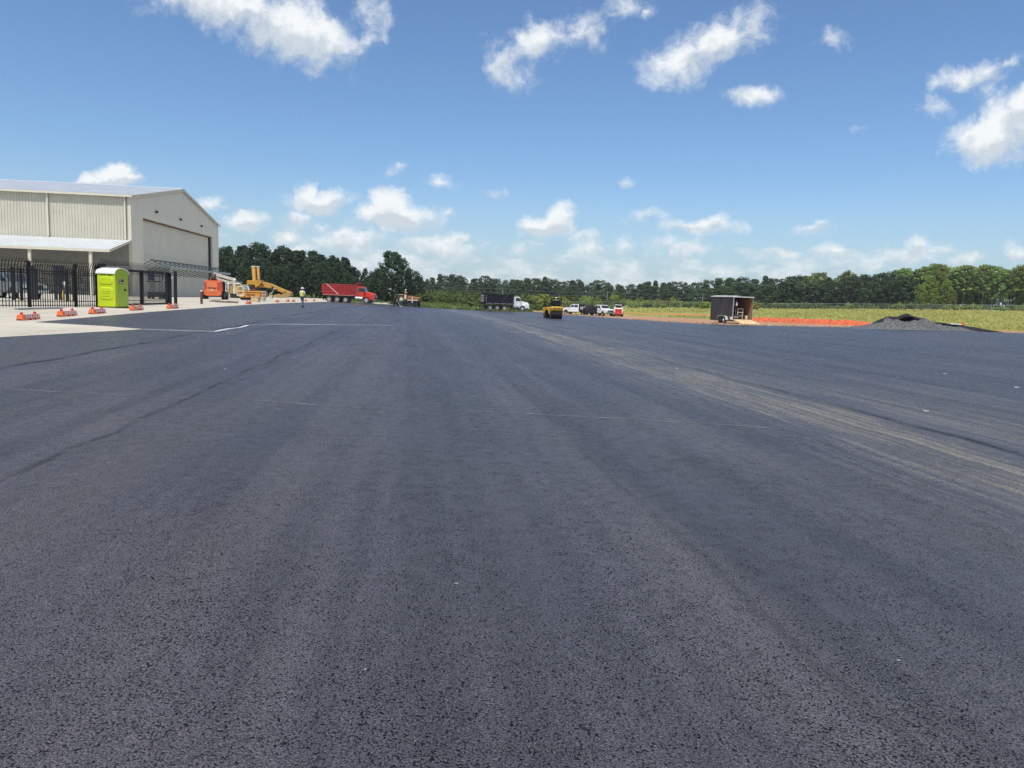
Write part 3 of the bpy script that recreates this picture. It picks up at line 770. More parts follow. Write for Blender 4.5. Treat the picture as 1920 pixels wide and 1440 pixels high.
# ------------------------------------------------------------------ picket fence, gate
def picket_run(t, A, B, h, sp=.155, curve=.22, pr=.022):
    L_ = (B - A).length; d = (B - A).normalized(); nrm = Vector((d.y, -d.x, 0))
    n = int(L_ / sp); b = MB()
    for i in range(n):
        p = A.lerp(B, (i + .5) / n); r = .013
        pts = [p + Vector((0, 0, .05)), p + Vector((0, 0, h - .55)), p + nrm * curve * .35 + Vector((0, 0, h - .22)), p + nrm * curve + Vector((0, 0, h))]
        b.tube(pts, [pr, pr, pr, pr * .4], 4)
    b.build('pickets', BLACK, t)
    for z in (.15, .36, h - .72, h - .60):
        rl = MB(); q = [A + Vector((0, 0, z)), B + Vector((0, 0, z))]; rl.cyl(q[0], q[1], .026, n=4); rl.build('rail', BLACK, t)
def fence():
    pts = [at(-75, 578.5), at(56, 578.2), at(143, 577.4), at(183, 577.2)]
    o = pts[0].copy(); t = thing('picket_fence', 'black steel picket fence with curved spiked tops, left of the green toilet', 'fence', o)
    for a, b_ in zip(pts, pts[1:]): picket_run(t, a - o, b_ - o, 2.5)
    for p in pts:
        m = MB(); q = p - o; m.box(q.x - .065, q.x + .065, q.y - .065, q.y + .065, -.05, 2.33 + q.z); m.box(q.x - .08, q.x + .08, q.y - .08, q.y + .08, 2.33 + q.z, 2.37 + q.z)
        m.build('post', BLACK, t)
    A, B_ = at(186, 576.2), at(318, 571.6)
    o = A.copy(); g = thing('sliding_gate', 'black steel sliding gate with thick top rail and spikes, right of the green toilet', 'gate', o)
    hh = 2.78
    A0, B0 = Vector((0, 0, 0)), B_ - A
    picket_run(g, A0, B0, hh, .185, .12, .017)
    m = MB(); m.cyl(A0 + Vector((0, 0, hh - .52)), B0 + Vector((0, 0, hh - .52)), .085, n=4); m.build('top_beam', BLACK, g)
    m = MB(); m.cyl(A0 + Vector((0, 0, .10)), B0 + Vector((0, 0, .10)), .085, n=4); m.build('bottom_beam', BLACK, g)
    for f in (0.0, .55, .985):
        p = A0.lerp(B0, f); m = MB(); w_ = .11 if f < .9 else .2; m.box(p.x - w_, p.x + w_, p.y - .07, p.y + .07, .0 + p.z, hh - .45 + p.z); m.build('upright', BLACK, g)
    p = at(329.5, 571.4); t2 = thing('gate_post', 'free-standing black post with a grey latch arm, at the open end of the gate', 'post', p)
    m = MB(); m.box(-.09, .09, -.09, .09, -.05, 2.5); m.build('shaft', BLACK, t2)
    m = MB(); m.box(-.55, -.09, -.03, .03, 1.95, 2.03); m.cyl((-.55, 0, 1.98), (-.95, 0, 1.65), .03, n=6); m.build('latch_arm', ALU, t2)
    p = at(184, 577.6) + Vector((0, .5, 0)); t3 = thing('gate_motor', 'black gate motor cabinet on a post beside the green toilet', 'cabinet', p)
    m = MB(); m.box(-.24, .24, -.2, .2, 0, 1.0); m.build('housing', BLACK, t3, bevel=.03)
    m = MB(); m.box(-.05, .05, -.05, .05, 1.0, 2.15); m.build('stem', BLACK, t3)
    m = MB(); m.box(-.2, .16, -.12, .12, 2.15, 2.5); m.build('camera_box', BLACK, t3, bevel=.02)
fence()
# things standing behind the fence
def cabinet():
    p = base_at(112.5, 54); t = thing('electrical_cabinet', 'dark navy electrical cabinet on two legs behind the picket fence', 'cabinet', p)
    m = MB(); m.box(-.34, .34, -.14, .14, 1.18, 2.55); m.build('case', NAVY, t, bevel=.015)
    m = MB(); m.box(-.33, -.003, -.16, -.143, 1.22, 2.5); m.box(.003, .33, -.16, -.143, 1.22, 2.5); m.build('door', NAVY, t)
    for x in (-.25, .25):
        m = MB(); m.box(x - .06, x + .06, -.08, .08, -.02, 1.18); m.build('leg', NAVY, t)
    m = MB(); m.box(-.05, .22, -.06, .12, .02, 1.17); m.build('conduit_panel', NAVY, t)
    p = base_at(64.5, 52); t = thing('dark_panel', 'tall narrow navy utility panel close behind the thick fence post', 'panel', p)
    m = MB(); m.box(-.22, .22, -.12, .12, .0, 2.28); m.build('case', NAVY, t, bevel=.02); m = MB(); m.box(-.24, .0, -.14, .14, 2.281, 2.45); m.build('cap', NAVY, t)
    p = base_at(122, 53); t = thing('survey_tripod', 'yellow surveyor tripod with a pale instrument, behind the fence', 'tripod', p)
    for k in range(3):
        a = k * 2.094 + .4; m = MB(); m.cyl((math.cos(a) * .35, math.sin(a) * .35, 0), (math.cos(a) * .05, math.sin(a) * .05, 1.15), .03, .025, 6); m.build('leg', mat('tripod_yellow', (.65, .42, .05), .5), t)
    m = MB(); m.cyl((0, 0, 1.14), (0, 0, 1.2), .09, n=10); m.box(-.07, .07, -.08, .08, 1.2, 1.42); m.build('instrument', mat('instrument_white', (.6, .66, .68), .4), t)
    for px, Y, h in ((27, 49, 2.2), (41, 49, 2.1), (127, 50, 2.2), (139, 52, 2.2)):
        p = base_at(px, Y); t = thing('bollard_post', {27: 'slim black post behind the fence in front of the grey pickup bonnet', 41: 'slim black post behind the fence nearest the thick fence post', 127: 'black post behind the fence just right of the yellow tripod', 139: 'black post behind the fence between tripod and second thick post'}[px], 'post', p, group='black posts behind the fence')
        m = MB(); m.box(-.07, .07, -.07, .07, 0, h); m.box(-.09, .09, -.09, .09, h, h + .04); m.build('shaft', BLACK, t)
    p = at(62, 582.4); p2 = at(110, 581); t = thing('steel_track', 'flat grey steel gate track lying on the concrete before the fence', 'track', p)
    t.rotation_euler = (0, 0, math.atan2(p2.y - p.y, p2.x - p.x)); m = MB(); m.box(-1.1, 2.0, -.12, .12, .06, .13); m.build('rail', CHROME2, t); m = MB(); m.box(-.4, 2.6, .2, .34, .06, .1); m.build('plank', GREY, t)
    p = base_at(294, 76); t = thing('scissor_lift', 'dark scissor lift standing in front of the hangar door behind the gate', 'scissor lift', p, 12)
    m = MB(); m.box(-.6, .6, -1.1, 1.1, .25, .75); m.build('chassis', BLACKM, t)
    for sx in (-1, 1):
        for sy in (-.75, .75): wheel(t, sx * .55, sy, .25, .2, sx, GREY).rotation_euler = (0, 0, math.pi / 2)
    m = MB()
    for k in range(3):
        z = .8 + k * .3
        for x in (-.4, .4): m.cyl((x, -1, z), (x, 1, z + .28), .035, n=4); m.cyl((x, 1, z), (x, -1, z + .28), .035, n=4)
    m.build('scissor_arms', GREY, t)
    m = MB(); m.box(-.6, .6, -1.1, 1.1, 1.75, 1.85); m.build('platform', BLACKM, t)
    m = MB()
    for z in (2.3, 2.85):
        m.cyl((-.6, -1.1, z), (.6, -1.1, z), .025, n=4); m.cyl((-.6, 1.1, z), (.6, 1.1, z), .025, n=4); m.cyl((-.6, -1.1, z), (-.6, 1.1, z), .025, n=4); m.cyl((.6, -1.1, z), (.6, 1.1, z), .025, n=4)
    for x in (-.6, .6):
        for y in (-1.1, 0, 1.1): m.cyl((x, y, 1.85), (x, y, 2.85), .025, n=4)
    m.build('guard_rail', NAVY, t)
    m = MB(); m.box(-.5, .1, -1.2, -1.0, 1.9, 2.7); m.build('control_box', NAVY, t)
CHROME2 = mat('dull_steel', (.30, .32, .33), .55, .6, var=.3)
cabinet()
# ------------------------------------------------------------------ portable toilet
def toilet():
    LIME = mat('lime_plastic', (.47, .58, .012), .38, var=.06, vscale=1.5); LIME_SHADED = mat('lime_door_shaded', (.36, .50, .045), .42, var=.06, vscale=1.5)  # door lime dulled: tone of the shaded face put into the colour
    p = at(217, 580); t = thing('portable_toilet', 'lime green portable toilet with white vaulted roof, beside the black gate', 'toilet', p, 0)
    # near corner at origin; left face towards -x/-y, right (door) face towards +x/-y
    t.rotation_euler = (0, 0, rad(-9)); W = 1.17; H = 2.02
    # local: side face lies on y = 0 plane running to -x ; door face on x = 0 running to +y
    b = MB(); b.box(-W, 0, 0, W, .12, H); b.build('cabin', LIME, t, bevel=.03)
    m = MB(); m.box(-W - .02, .03, -.03, W + .02, 0, .12); m.build('base', mat('toilet_base', (.05, .07, .03), .7), t)
    m = MB()
    m.box(-W + .02, -.02, -.022, -.002, .14, .24)
    def ring(z0, z1, ins):
        o = [(-W + ins, z0 + .12), (-W + ins, z1 - .12), (-W + ins + .14, z1), (-ins - .14, z1), (-ins, z1 - .12), (-ins, z0 + .12), (-ins - .14, z0), (-W + ins + .14, z0)]
        i = [(-W / 2 + (x + W / 2) * .84, (z0 + z1) / 2 + (z - (z0 + z1) / 2) * .84) for x, z in o]
        k = 8; vs = [(x, -.004, z) for x, z in o] + [(x, -.035, z) for x, z in i]
        m.add(vs, [(j, (j + 1) % k, (j + 1) % k + k, j + k) for j in range(k)])
        m.add([(x, -.035, z) for x, z in i], [tuple(range(k))])
    ring(.50, 1.22, .13); ring(1.36, 1.80, .10)
    for z in (.72, .88, 1.0): m.box(-W + .34, -.34, -.055, -.036, z, z + .05)
    m.build('side_panel', LIME, t)
    m = MB(); m.box(.004, .03, .10, W - .10, .16, 1.93); m.build('door', LIME_SHADED, t, bevel=.01); dd = t.children[-1]
    m = MB(); m.box(.031, .045, .74, .90, 1.03, 1.14); m.build('latch', BLACK, dd)
    m = MB(); m.box(.031, .037, .30, .70, 1.43, 1.68); m.build('placard', mat('placard_dark', (.03, .018, .015), .5), dd)
    m = MB(); m.box(.038, .041, .33, .50, 1.59, 1.665); m.build('placard_mark', mat('placard_orange', (.75, .42, .25), .5), dd)
    m = MB()
    for k in range(4): m.box(.038, .041, .34 + k * .085, .40 + k * .085, 1.46, 1.53)
    m.build('placard_letters', WHITE, dd)
    r = random.Random(4); GL = mat('dark_green_letters', (.05, .075, .01), .6)
    for a, b_ in ((0, 5), (6, 11)):
        m = MB()
        for k in range(a, b_):
            x = -W + .20 + k * .075
            m.box(x, x + .055 if k < b_ - 1 else x + .06, -.006, .001, 1.86, 1.92 + r.uniform(0, .015))
        m.box(-W + .20 + a * .075, -W + .20 + (b_ - 1) * .075 + .05, -.005, .0, 1.875, 1.89)
        m.build('lettering', GL, t)
    # vaulted translucent-white roof: arch across the door width
    n = 12; b = MB(); vs = []; fs = []
    for i in range(n + 1):
        a = math.pi * i / n; y = W / 2 - (W / 2 + .05) * math.cos(a); z = H - .02 + .30 * math.sin(a) ** .8
        vs += [(-W - .06, y, z - .02), (-W + .18, y, z + .0), (.05, y, z)]
    for i in range(n):
        for j in range(2): fs.append((i*3+j, i*3+j+1, (i+1)*3+j+1, (i+1)*3+j))
    b.add(vs, fs); nn = len(vs)
    b.add([(x, y, z - .03) for x, y, z in vs], [f[::-1] for f in fs])
    for k in range(5):
        x = -W + .10 + k * .22
        pts = []
        for i in range(n + 1):
            a = math.pi * i / n; pts.append((x, W / 2 - (W / 2 + .04) * math.cos(a), H - .005 + .30 * math.sin(a) ** .8))
        b.tube(pts, .018, 5)
    b.build('roof', mat('toilet_roof_white', (.82, .86, .84), .4, trans=.25, var=.05), t, True)
    m = MB()
    k = 12; poly = [(W / 2 - (W / 2) * math.cos(math.pi * i / k), H - .03 + .28 * math.sin(math.pi * i / k) ** .8) for i in range(k + 1)]
    m.add([(.0, y, z) for y, z in poly], [tuple(range(k + 1))]); m.build('gable', LIME_SHADED, t)
    m = MB(); m.add([(-W, y, z) for y, z in poly], [tuple(range(k, -1, -1))]); m.build('gable', LIME_SHADED, t)
    t.scale = (.94, .94, .99)
toilet()
# ------------------------------------------------------------------ low barricades along the concrete edge
def barricade_proto():
    OR = mat('barricade_orange', (.80, .16, .045), .5, var=.14, vscale=6); ST = mat('barricade_white', (.78, .70, .66), .5, var=.2, vscale=8)
    t = thing('low_barricade', 'x', 'barricade'); L_ = 1.5
    b = MB(); b.prism([(-.15, .0), (.15, .0), (.13, .10), (.10, .25), (-.10, .25), (-.13, .10)], 0, L_); b.build('body', OR, t, bevel=.01)
    m = MB(); k = .22
    for i in range(6):
        for s in (-1, 1):
            y = k + i * .215
            m.add([(s * .137, y, .09), (s * .137, y + .105, .09), (s * .106, y + .17, .245), (s * .106, y + .065, .245)], [(0, 1, 2, 3) if s > 0 else (3, 2, 1, 0)])
        y = k + i * .215; m.add([(-.10, y + .07, .254), (.10, y + .07, .254), (.10, y + .17, .254), (-.10, y + .17, .254)], [(0, 1, 2, 3)])
    m.build('reflective_stripes', ST, t)
    for y in (.5, .92):
        m = MB(); m.box(-.156, .156, y, y + .16, .004, .075); m.build('lifting_slot', BLACKM, t)  # raised black block in place of a shaded recess
    m = MB(); m.box(-.11, .11, -.012, .04, .0, .05); m.build('end_slot', BLACKM, t)  # black block standing for the dark hollow under the end
    for y in (.16, L_ - .2):
        m = MB(); m.cyl((0, y, .25), (0, y, .285), .065, n=12); m.cyl((0, y, .285), (0, y, .34), .058, .05, 12, 0); m.ball((0, y, .34), .05, .05, .03, 12, 3, top=1)
        m.build('warning_light', LAMPRED, t, True)
    return t
bar0 = barricade_proto(); first = True
def blab(px): return ''
for px, py, ang, sc, lab in [
    (37, 601.0, 9, 1.0, 'orange and white low barricade with two red lights, nearest the left frame edge'),
    (112, 593.8, 9, 1.05, 'orange and white low barricade with two red lights, between fence post and green toilet'),
    (171, 588.9, 9, 1.05, 'orange and white low barricade lying in front of the green toilet door side'),
    (247, 582.2, 8, 1.05, 'orange and white low barricade just right of the green toilet, before the gate'),
    (316, 578.8, 6, 1.05, 'orange and white low barricade at the foot of the free-standing gate post'),
    (463, 570.0, 8, 1.0, 'small orange and white barricade beside the wooden crate'),
    (518, 566.8, 8, 1.0, 'orange barricade on the pale slab below the bucket of the yellow excavator'),
    (538, 566.0, 8, 1.0, 'pale orange barricade left of the walking worker, second from the excavator'),
    (549, 565.6, 8, 1.0, 'pale orange barricade immediately left of the walking worker'),
    (572, 565.2, 8, 1.0, 'orange barricade immediately right of the walking worker'),
    (588, 564.9, 8, 1.0, 'last orange barricade before the red dump truck')]:
    o = bar0 if first else copy_tree(bar0); first = False
    o.location = at(px, py, ZA + .012); o.rotation_euler = (0, 0, rad(ang)); sc *= .9; o.scale = (sc, sc, sc * .95)
    tag(o, lab, 'barricade', 'low orange barricades along the concrete edge')
# brown bollard
p = at(378, 570.2, ZA); t = thing('bollard', 'rusty brown steel bollard with pale cap, standing before the orange lift', 'bollard', p)
m = MB(); m.cyl((0, 0, -.05), (0, 0, 1.0), .1, n=14); m.build('shaft', mat('rusty_brown', (.14, .045, .035), .7, var=.35, vscale=6), t, True)
m = MB(); m.cyl((0, 0, 1.0), (0, 0, 1.03), .115, n=14); m.ball((0, 0, 1.03), .11, .11, .05, 14, 4, top=1); m.build('cap', OFFWH, t, True)
# ------------------------------------------------------------------ orange boom lift
def boom_lift():
    p = at(397, 561.5, ZA); p.y += .5
    t = thing('boom_lift', 'orange boom lift with folded cream arm, parked before the hangar door', 'boom lift', p, 14)
    # local: rear (counterweight) faces -y, seen from the camera; arm leaves towards +x / +y
    b = MB(); b.box(-1.0, .9, .55, 2.9, .35, .75); b.build('chassis', BLACKM, t, bevel=.04)
    for x, y in ((-1.15, .7), (1.05, .5), (-1.15, 2.7), (1.15, 2.6)):
        wheel(t, x, y, .5, .36, 1 if x > 0 else -1, GREY).rotation_euler = (0, 0, rad(90))
    # counterweight hood, slightly wider at the bottom
    b = MB(); W = .95
    b.prism([(-W, .55), (-W - .02, 1.2), (-W + .05, 2.12), (-W + .13, 2.2), (W - .13, 2.2), (W - .05, 2.12), (W + .02, 1.2), (W, .55), (W - .3, .42), (-W + .3, .42)], -.55, .9)
    cw = b.build('counterweight', LIFTOR, t, bevel=.04)
    m = MB(); m.box(-.66, .50, -.575, -.553, .85, 2.0); m.build('rear_panel', mat('lift_orange_light', (.66, .17, .065), .5, var=.12), cw)
    m = MB(); m.box(.53, .86, -.578, -.556, 1.15, 2.0); m.build('engine_vent', REDORG, cw)
    m = MB(); m.box(-.9, -.69, -.578, -.556, 1.2, 2.0); m.build('engine_vent', mat('lift_dark', (.34, .05, .02), .6), cw)
    m = MB(); m.box(-.55, .40, -.60, -.577, 1.30, 1.40); m.build('handle_slot', BLACKM, cw)
    m = MB(); m.box(-.33, .22, -.59, -.576, 1.02, 1.24); m.build('badge_plate', LIFTOR, cw)
    lettering('JLG', .24, WHITE, cw, (-.055, -.593, 1.13), (rad(90), 0, 0))
    # pivot and arm
    m = MB(); m.box(-.35, .40, -.1, .7, 2.2, 2.55); m.build('turret_post', mat('lift_dark', (.34, .05, .02)), t, bevel=.03)
    m = MB(); m.cyl((-.2, .0, 2.5), (.25, .0, 2.5), .22, n=12); m.box(.12, .26, -.12, .3, 2.3, 3.05); m.build('pivot_bracket', BLACKM, t)
    def beam(a, c, w_, h_, name, m_, par):
        a, c = Vector(a), Vector(c); d = c - a; L_ = d.length; q = d.to_track_quat('X', 'Z').to_matrix().to_4x4(); q.translation = a
        k = MB(); k.box(0, L_, -w_ / 2, w_ / 2, -h_ / 2, h_ / 2, q); return k.build(name, m_, par, bevel=.03)
    ub = beam((.1, .25, 3.0), (2.15, 1.6, 2.42), .30, .34, 'main_boom', OFFWH, t)
    beam((.3, .2, 2.45), (1.9, 1.3, 2.05), .22, .24, 'lower_link', OFFWH, t)
    beam((2.05, 1.55, 2.35), (2.15, 1.6, .75), .30, .34, 'riser_boom', OFFWH, t)
    beam((1.2, 1.0, 2.2), (1.6, 1.2, .9), .16, .18, 'lift_cylinder', ALU, t)
    m = MB(); m.ball((2.15, 1.6, 2.4), .24, .24, .24, 10, 6); m.build('elbow', OFFWH, t, True)
    m = MB()
    for x in (2.5, 3.2):
        for y in (1.2, 2.2): m.cyl((x, y, .55), (x, y, 1.65), .035, n=5)
    for z in (.6, 1.1, 1.65):
        m.cyl((2.5, 1.2, z), (3.2, 1.2, z), .035, n=5); m.cyl((2.5, 2.2, z), (3.2, 2.2, z), .035, n=5); m.cyl((2.5, 1.2, z), (2.5, 2.2, z), .035, n=5); m.cyl((3.2, 1.2, z), (3.2, 2.2, z), .035, n=5)
    m.box(2.5, 3.2, 1.2, 2.2, .5, .56); m.build('basket', OFFWH, t)
boom_lift()
# ------------------------------------------------------------------ yellow machine with a white frame
def loader():
    p = at(441, 560.0, ZA); p = base_at(441, p.y + 6)
    t = thing('generator_unit', 'yellow engine unit with a white tubular frame, behind the boom lift', 'machine', p, 4, scale=1.0)
    b = MB(); b.box(-.55, 1.05, -.8, 1.6, .80, 2.1); b.build('engine_hood', mat('dark_yellow', (.46, .24, .02), .55, var=.2), t, bevel=.06)
    m = MB(); m.box(-.6, 1.10, -.85, 1.65, .72, .80); m.build('hood_trim', YEL, t)
    m = MB(); m.box(-.5, 1.1, -.75, 1.55, .08, .70); m.build('base_frame', BLACKM, t)
    m = MB()
    for x in (-1.05, -.62): m.cyl((x, -.95, .1), (x, -.95, 2.1), .06, n=6)
    for z in (.12, .72, 1.05, 1.75, 2.1): m.cyl((-1.05, -.95, z), (-.62, -.95, z), .06, n=6)
    m.cyl((-.9, -.9, 2.18), (1.0, -.9, 2.18), .07, n=6); m.cyl((1.0, -.9, 2.18), (1.2, -.9, 1.9), .06, n=6)
    m.build('tube_frame', WHITE, t)
    m = MB(); m.box(-.3, .75, -.5, 1.3, 2.24, 2.48); m.build('roof_cover', GREY, t, bevel=.05)
loader()
# ------------------------------------------------------------------ excavator
def excavator():
    py0 = 563.5; p = at(480, py0, ZA)
    s = F / p.y
    def X(px): return (px - 480) / s
    def Z(px, py): return (py0 + .035 * (px - 480) - py) / s
    def P(l): return [(X(a), Z(a, b)) for a, b in l]
    t = thing('excavator', 'yellow excavator with its long boom lowered to the right and two upright cylinders', 'excavator', p, 4)
    b = MB(); b.prism(P([(450.2, 547), (451.5, 545.2), (470, 545.6), (490, 545.8), (494, 547), (495, 557), (489, 558.5), (451, 557.5)]), -.4, 1.9)
    ch = b.build('lower_body', ORY, t, bevel=.04)
    m = MB(); m.prism(P([(463, 552), (479, 552.3), (479, 553.8), (463, 553.4)]), -.425, -.402); m.prism(P([(451, 547.5), (493, 548.8), (493, 549.6), (451, 548.6)]), -.42, -.402); m.build('slot', BLACKM, ch)
    for a in (461, 470.5, 479.5):
        m = MB(); z = Z(a, 556); m.cyl((X(a), -.401, z), (X(a), -.43, z), .07, n=8); m.build('bolt', BLACKM, ch)
    m = MB(); m.prism(P([(489, 548), (494, 548.5), (494, 556.5), (489, 556.8)]), -.43, -.40); m.build('end_plate', mat('rust_plate', (.30, .09, .03), .7, var=.3), ch)
    for a in (456, 462.5, 488):
        wheel(t, X(a), -.05, .32, .36, -1, BLACKM)
        wheel(t, X(a), 1.55, .32, .36, 1, BLACKM)
    b = MB(); b.prism(P([(453, 535), (464, 534), (466.5, 539), (468, 545), (454, 544.5)]), .0, 1.3); cb = b.build('cab', mat('cab_grey_yellow', (.30, .27, .18), .5), t, bevel=.03)
    m = MB(); m.prism(P([(454, 535.8), (463, 535), (465.5, 540), (466, 543.6), (455, 543.4)]), -.02, -.004); m.build('window', mat('pale_glass', (.24, .34, .33), .1), cb)
    m = MB(); m.prism(P([(464, 534.2), (465.6, 534.2), (469, 544.5), (467, 544.8)]), -.06, 1.34); m.build('pillar', OFFWH, cb)
    b = MB(); b.prism(P([(470, 545), (469, 540), (474, 534), (482, 534), (483, 545)]), .1, 1.3); b.build('turntable', mat('rust_dark', (.10, .045, .025), .7, var=.4), t)
    b = MB(); b.prism(P([(464.2, 526), (490, 526), (491, 530), (484, 537), (480, 540), (478, 534.6), (464.2, 533.8)]), -.15, 1.35); b.build('boom_foot', mat('dark_yellow', (.46, .24, .02)), t, bevel=.03)
    b = MB(); b.prism(P([(489, 529), (496, 529.4), (507, 532.6), (526, 541), (544.6, 548.6), (543, 552.5), (537, 552.5), (524, 547.6), (508, 541.2), (494, 539), (483, 539.5), (482, 537)]), .2, .95); bm_ = b.build('boom', mat('boom_yellow', (.46, .25, .04), .55, var=.28), t, bevel=.03)
    m = MB(); m.prism(P([(508, 537), (512.2, 538.8), (511.2, 541.6), (507.5, 540.5)]), .17, .197); m.prism(P([(515.6, 541.5), (519.4, 543.6), (516.5, 544.2), (515.2, 543.6)]), .17, .197); m.build('dark_panel', BLACKM, bm_)
    lettering('CAT', .30, mat('pale_pink', (.75, .6, .55), .5), bm_, (X(513.4), .18, Z(513.4, 541.2)), (rad(90), rad(22), 0))
    for a, c in ((492, 534.5), (533, 548.5)):
        m = MB(); m.cyl((X(a), .1, Z(a, c)), (X(a), 1.05, Z(a, c)), .1, n=10); m.build('pivot_pin', BLACKM, bm_)
    b = MB(); b.prism(P([(543.5, 549), (544.5, 552), (541, 556), (536, 558), (526, 558.6), (516, 558), (511, 556.2), (513.5, 553.4), (520, 551.4), (526, 552.5), (533, 550)]), -.05, 1.2); b.build('bucket', mat('worn_yellow_steel', (.36, .22, .07), .6, var=.4, vscale=5), t, bevel=.03)
    m = MB(); m.tube([(X(503), .4, Z(503, 552)), (X(509, ), .4, Z(509, 548)), (X(511), .4, Z(511, 541))], .06, 6); m.build('bucket_link', ALU, t)
    m = MB(); m.box(X(503), X(509), .2, .9, Z(506, 559), Z(506, 554)); m.build('counter_block', mat('grey_block', (.42, .41, .38), .8), t, bevel=.05)
    for a0, a1, top, bot in ((471.3, 478.3, 501.2, 526.2), (480.5, 485.3, 501.6, 525)):
        b = MB(); b.prism(P([(a0 - .2, top), (a1 - 1, top - .2), (a1 + .2, bot), (a0 + 1.6, bot)]), .25, .75); o = b.build('upright_cylinder', mat('pale_yellow', (.62, .35, .09), .5, var=.15), t, bevel=.02)
        m = MB(); m.prism(P([(a0 - .6, top - 1.4), (a1 - .4, top - 1.6), (a1 - .4, top), (a0 - .5, top + .4)]), .2, .8); m.build('cylinder_cap', OFFWH, o)
    m = MB()
    for a in (494.5, 500): m.cyl((X(a), -.7, Z(a, 566)), (X(a), -.7, Z(a, 546.5)), .05, n=5)
    for c in (547, 553, 559, 565): m.cyl((X(494.5), -.7, Z(494.5, c)), (X(500), -.7, Z(500, c)), .05, n=5)
    m.build('access_ladder', mat('grey_tube', (.40, .39, .33), .6), t)
    p = at(478.5, 566.6, ZA); c = thing('wooden_crate', 'pale wooden crate on the concrete before the yellow excavator', 'crate', p, 6)
    b = MB(); b.box(-.38, .38, -.3, .4, .05, .60); b.build('box', PLY, c, bevel=.01)
    m = MB()
    for x in (-.38, .30):
        m.box(x, x + .08, -.32, -.303, .05, .6)
    m.box(-.38, .38, -.33, -.321, .5, .58); m.box(-.4, .4, -.3, .4, 0, .05); m.build('batten', mat('batten_wood', (.52, .36, .2), .7), c)
    p = at(491, 566, ZA); p.y += .3; c = thing('steel_drum', 'low pale steel drum between the wooden crate and the ladder', 'drum', p)
    m = MB(); m.cyl((0, 0, 0), (0, 0, .55), .26, n=14); m.build('drum_body', mat('drum_pale', (.5, .48, .4), .5, .3), c, True); m = MB(); m.cyl((0, 0, .3), (0, 0, .34), .275, n=14); m.build('hoop', GREY, c)
    r = random.Random(9)
    for k, (a, c2, w_) in enumerate(((403, 566, 1.0), (411, 567, .7), (422, 567.6, .9), (430, 567.5, .9), (440, 568.2, .6))):
        p = at(a, c2, ZA + .012); o = thing('timber_offcut', ['dark timber offcut lying left of the others below the boom lift', 'short dark timber offcut, second from the left below the boom lift', 'dark board lying in the middle of the offcuts on the slab', 'darkest flat board lying right of the middle of the offcuts', 'last small offcut on the slab towards the wooden crate'][k], 'offcut', p, r.uniform(-25, 25), 'timber offcuts on the concrete slab')
        m = MB(); m.box(-w_ / 2, w_ / 2, -.12, .12, 0, .09); m.box(-w_ / 3, w_ / 2.4, -.05, .25, .091, .15); m.build('boards', mat('old_timber', (.16, .12, .07), .9, var=.4), o)
excavator()
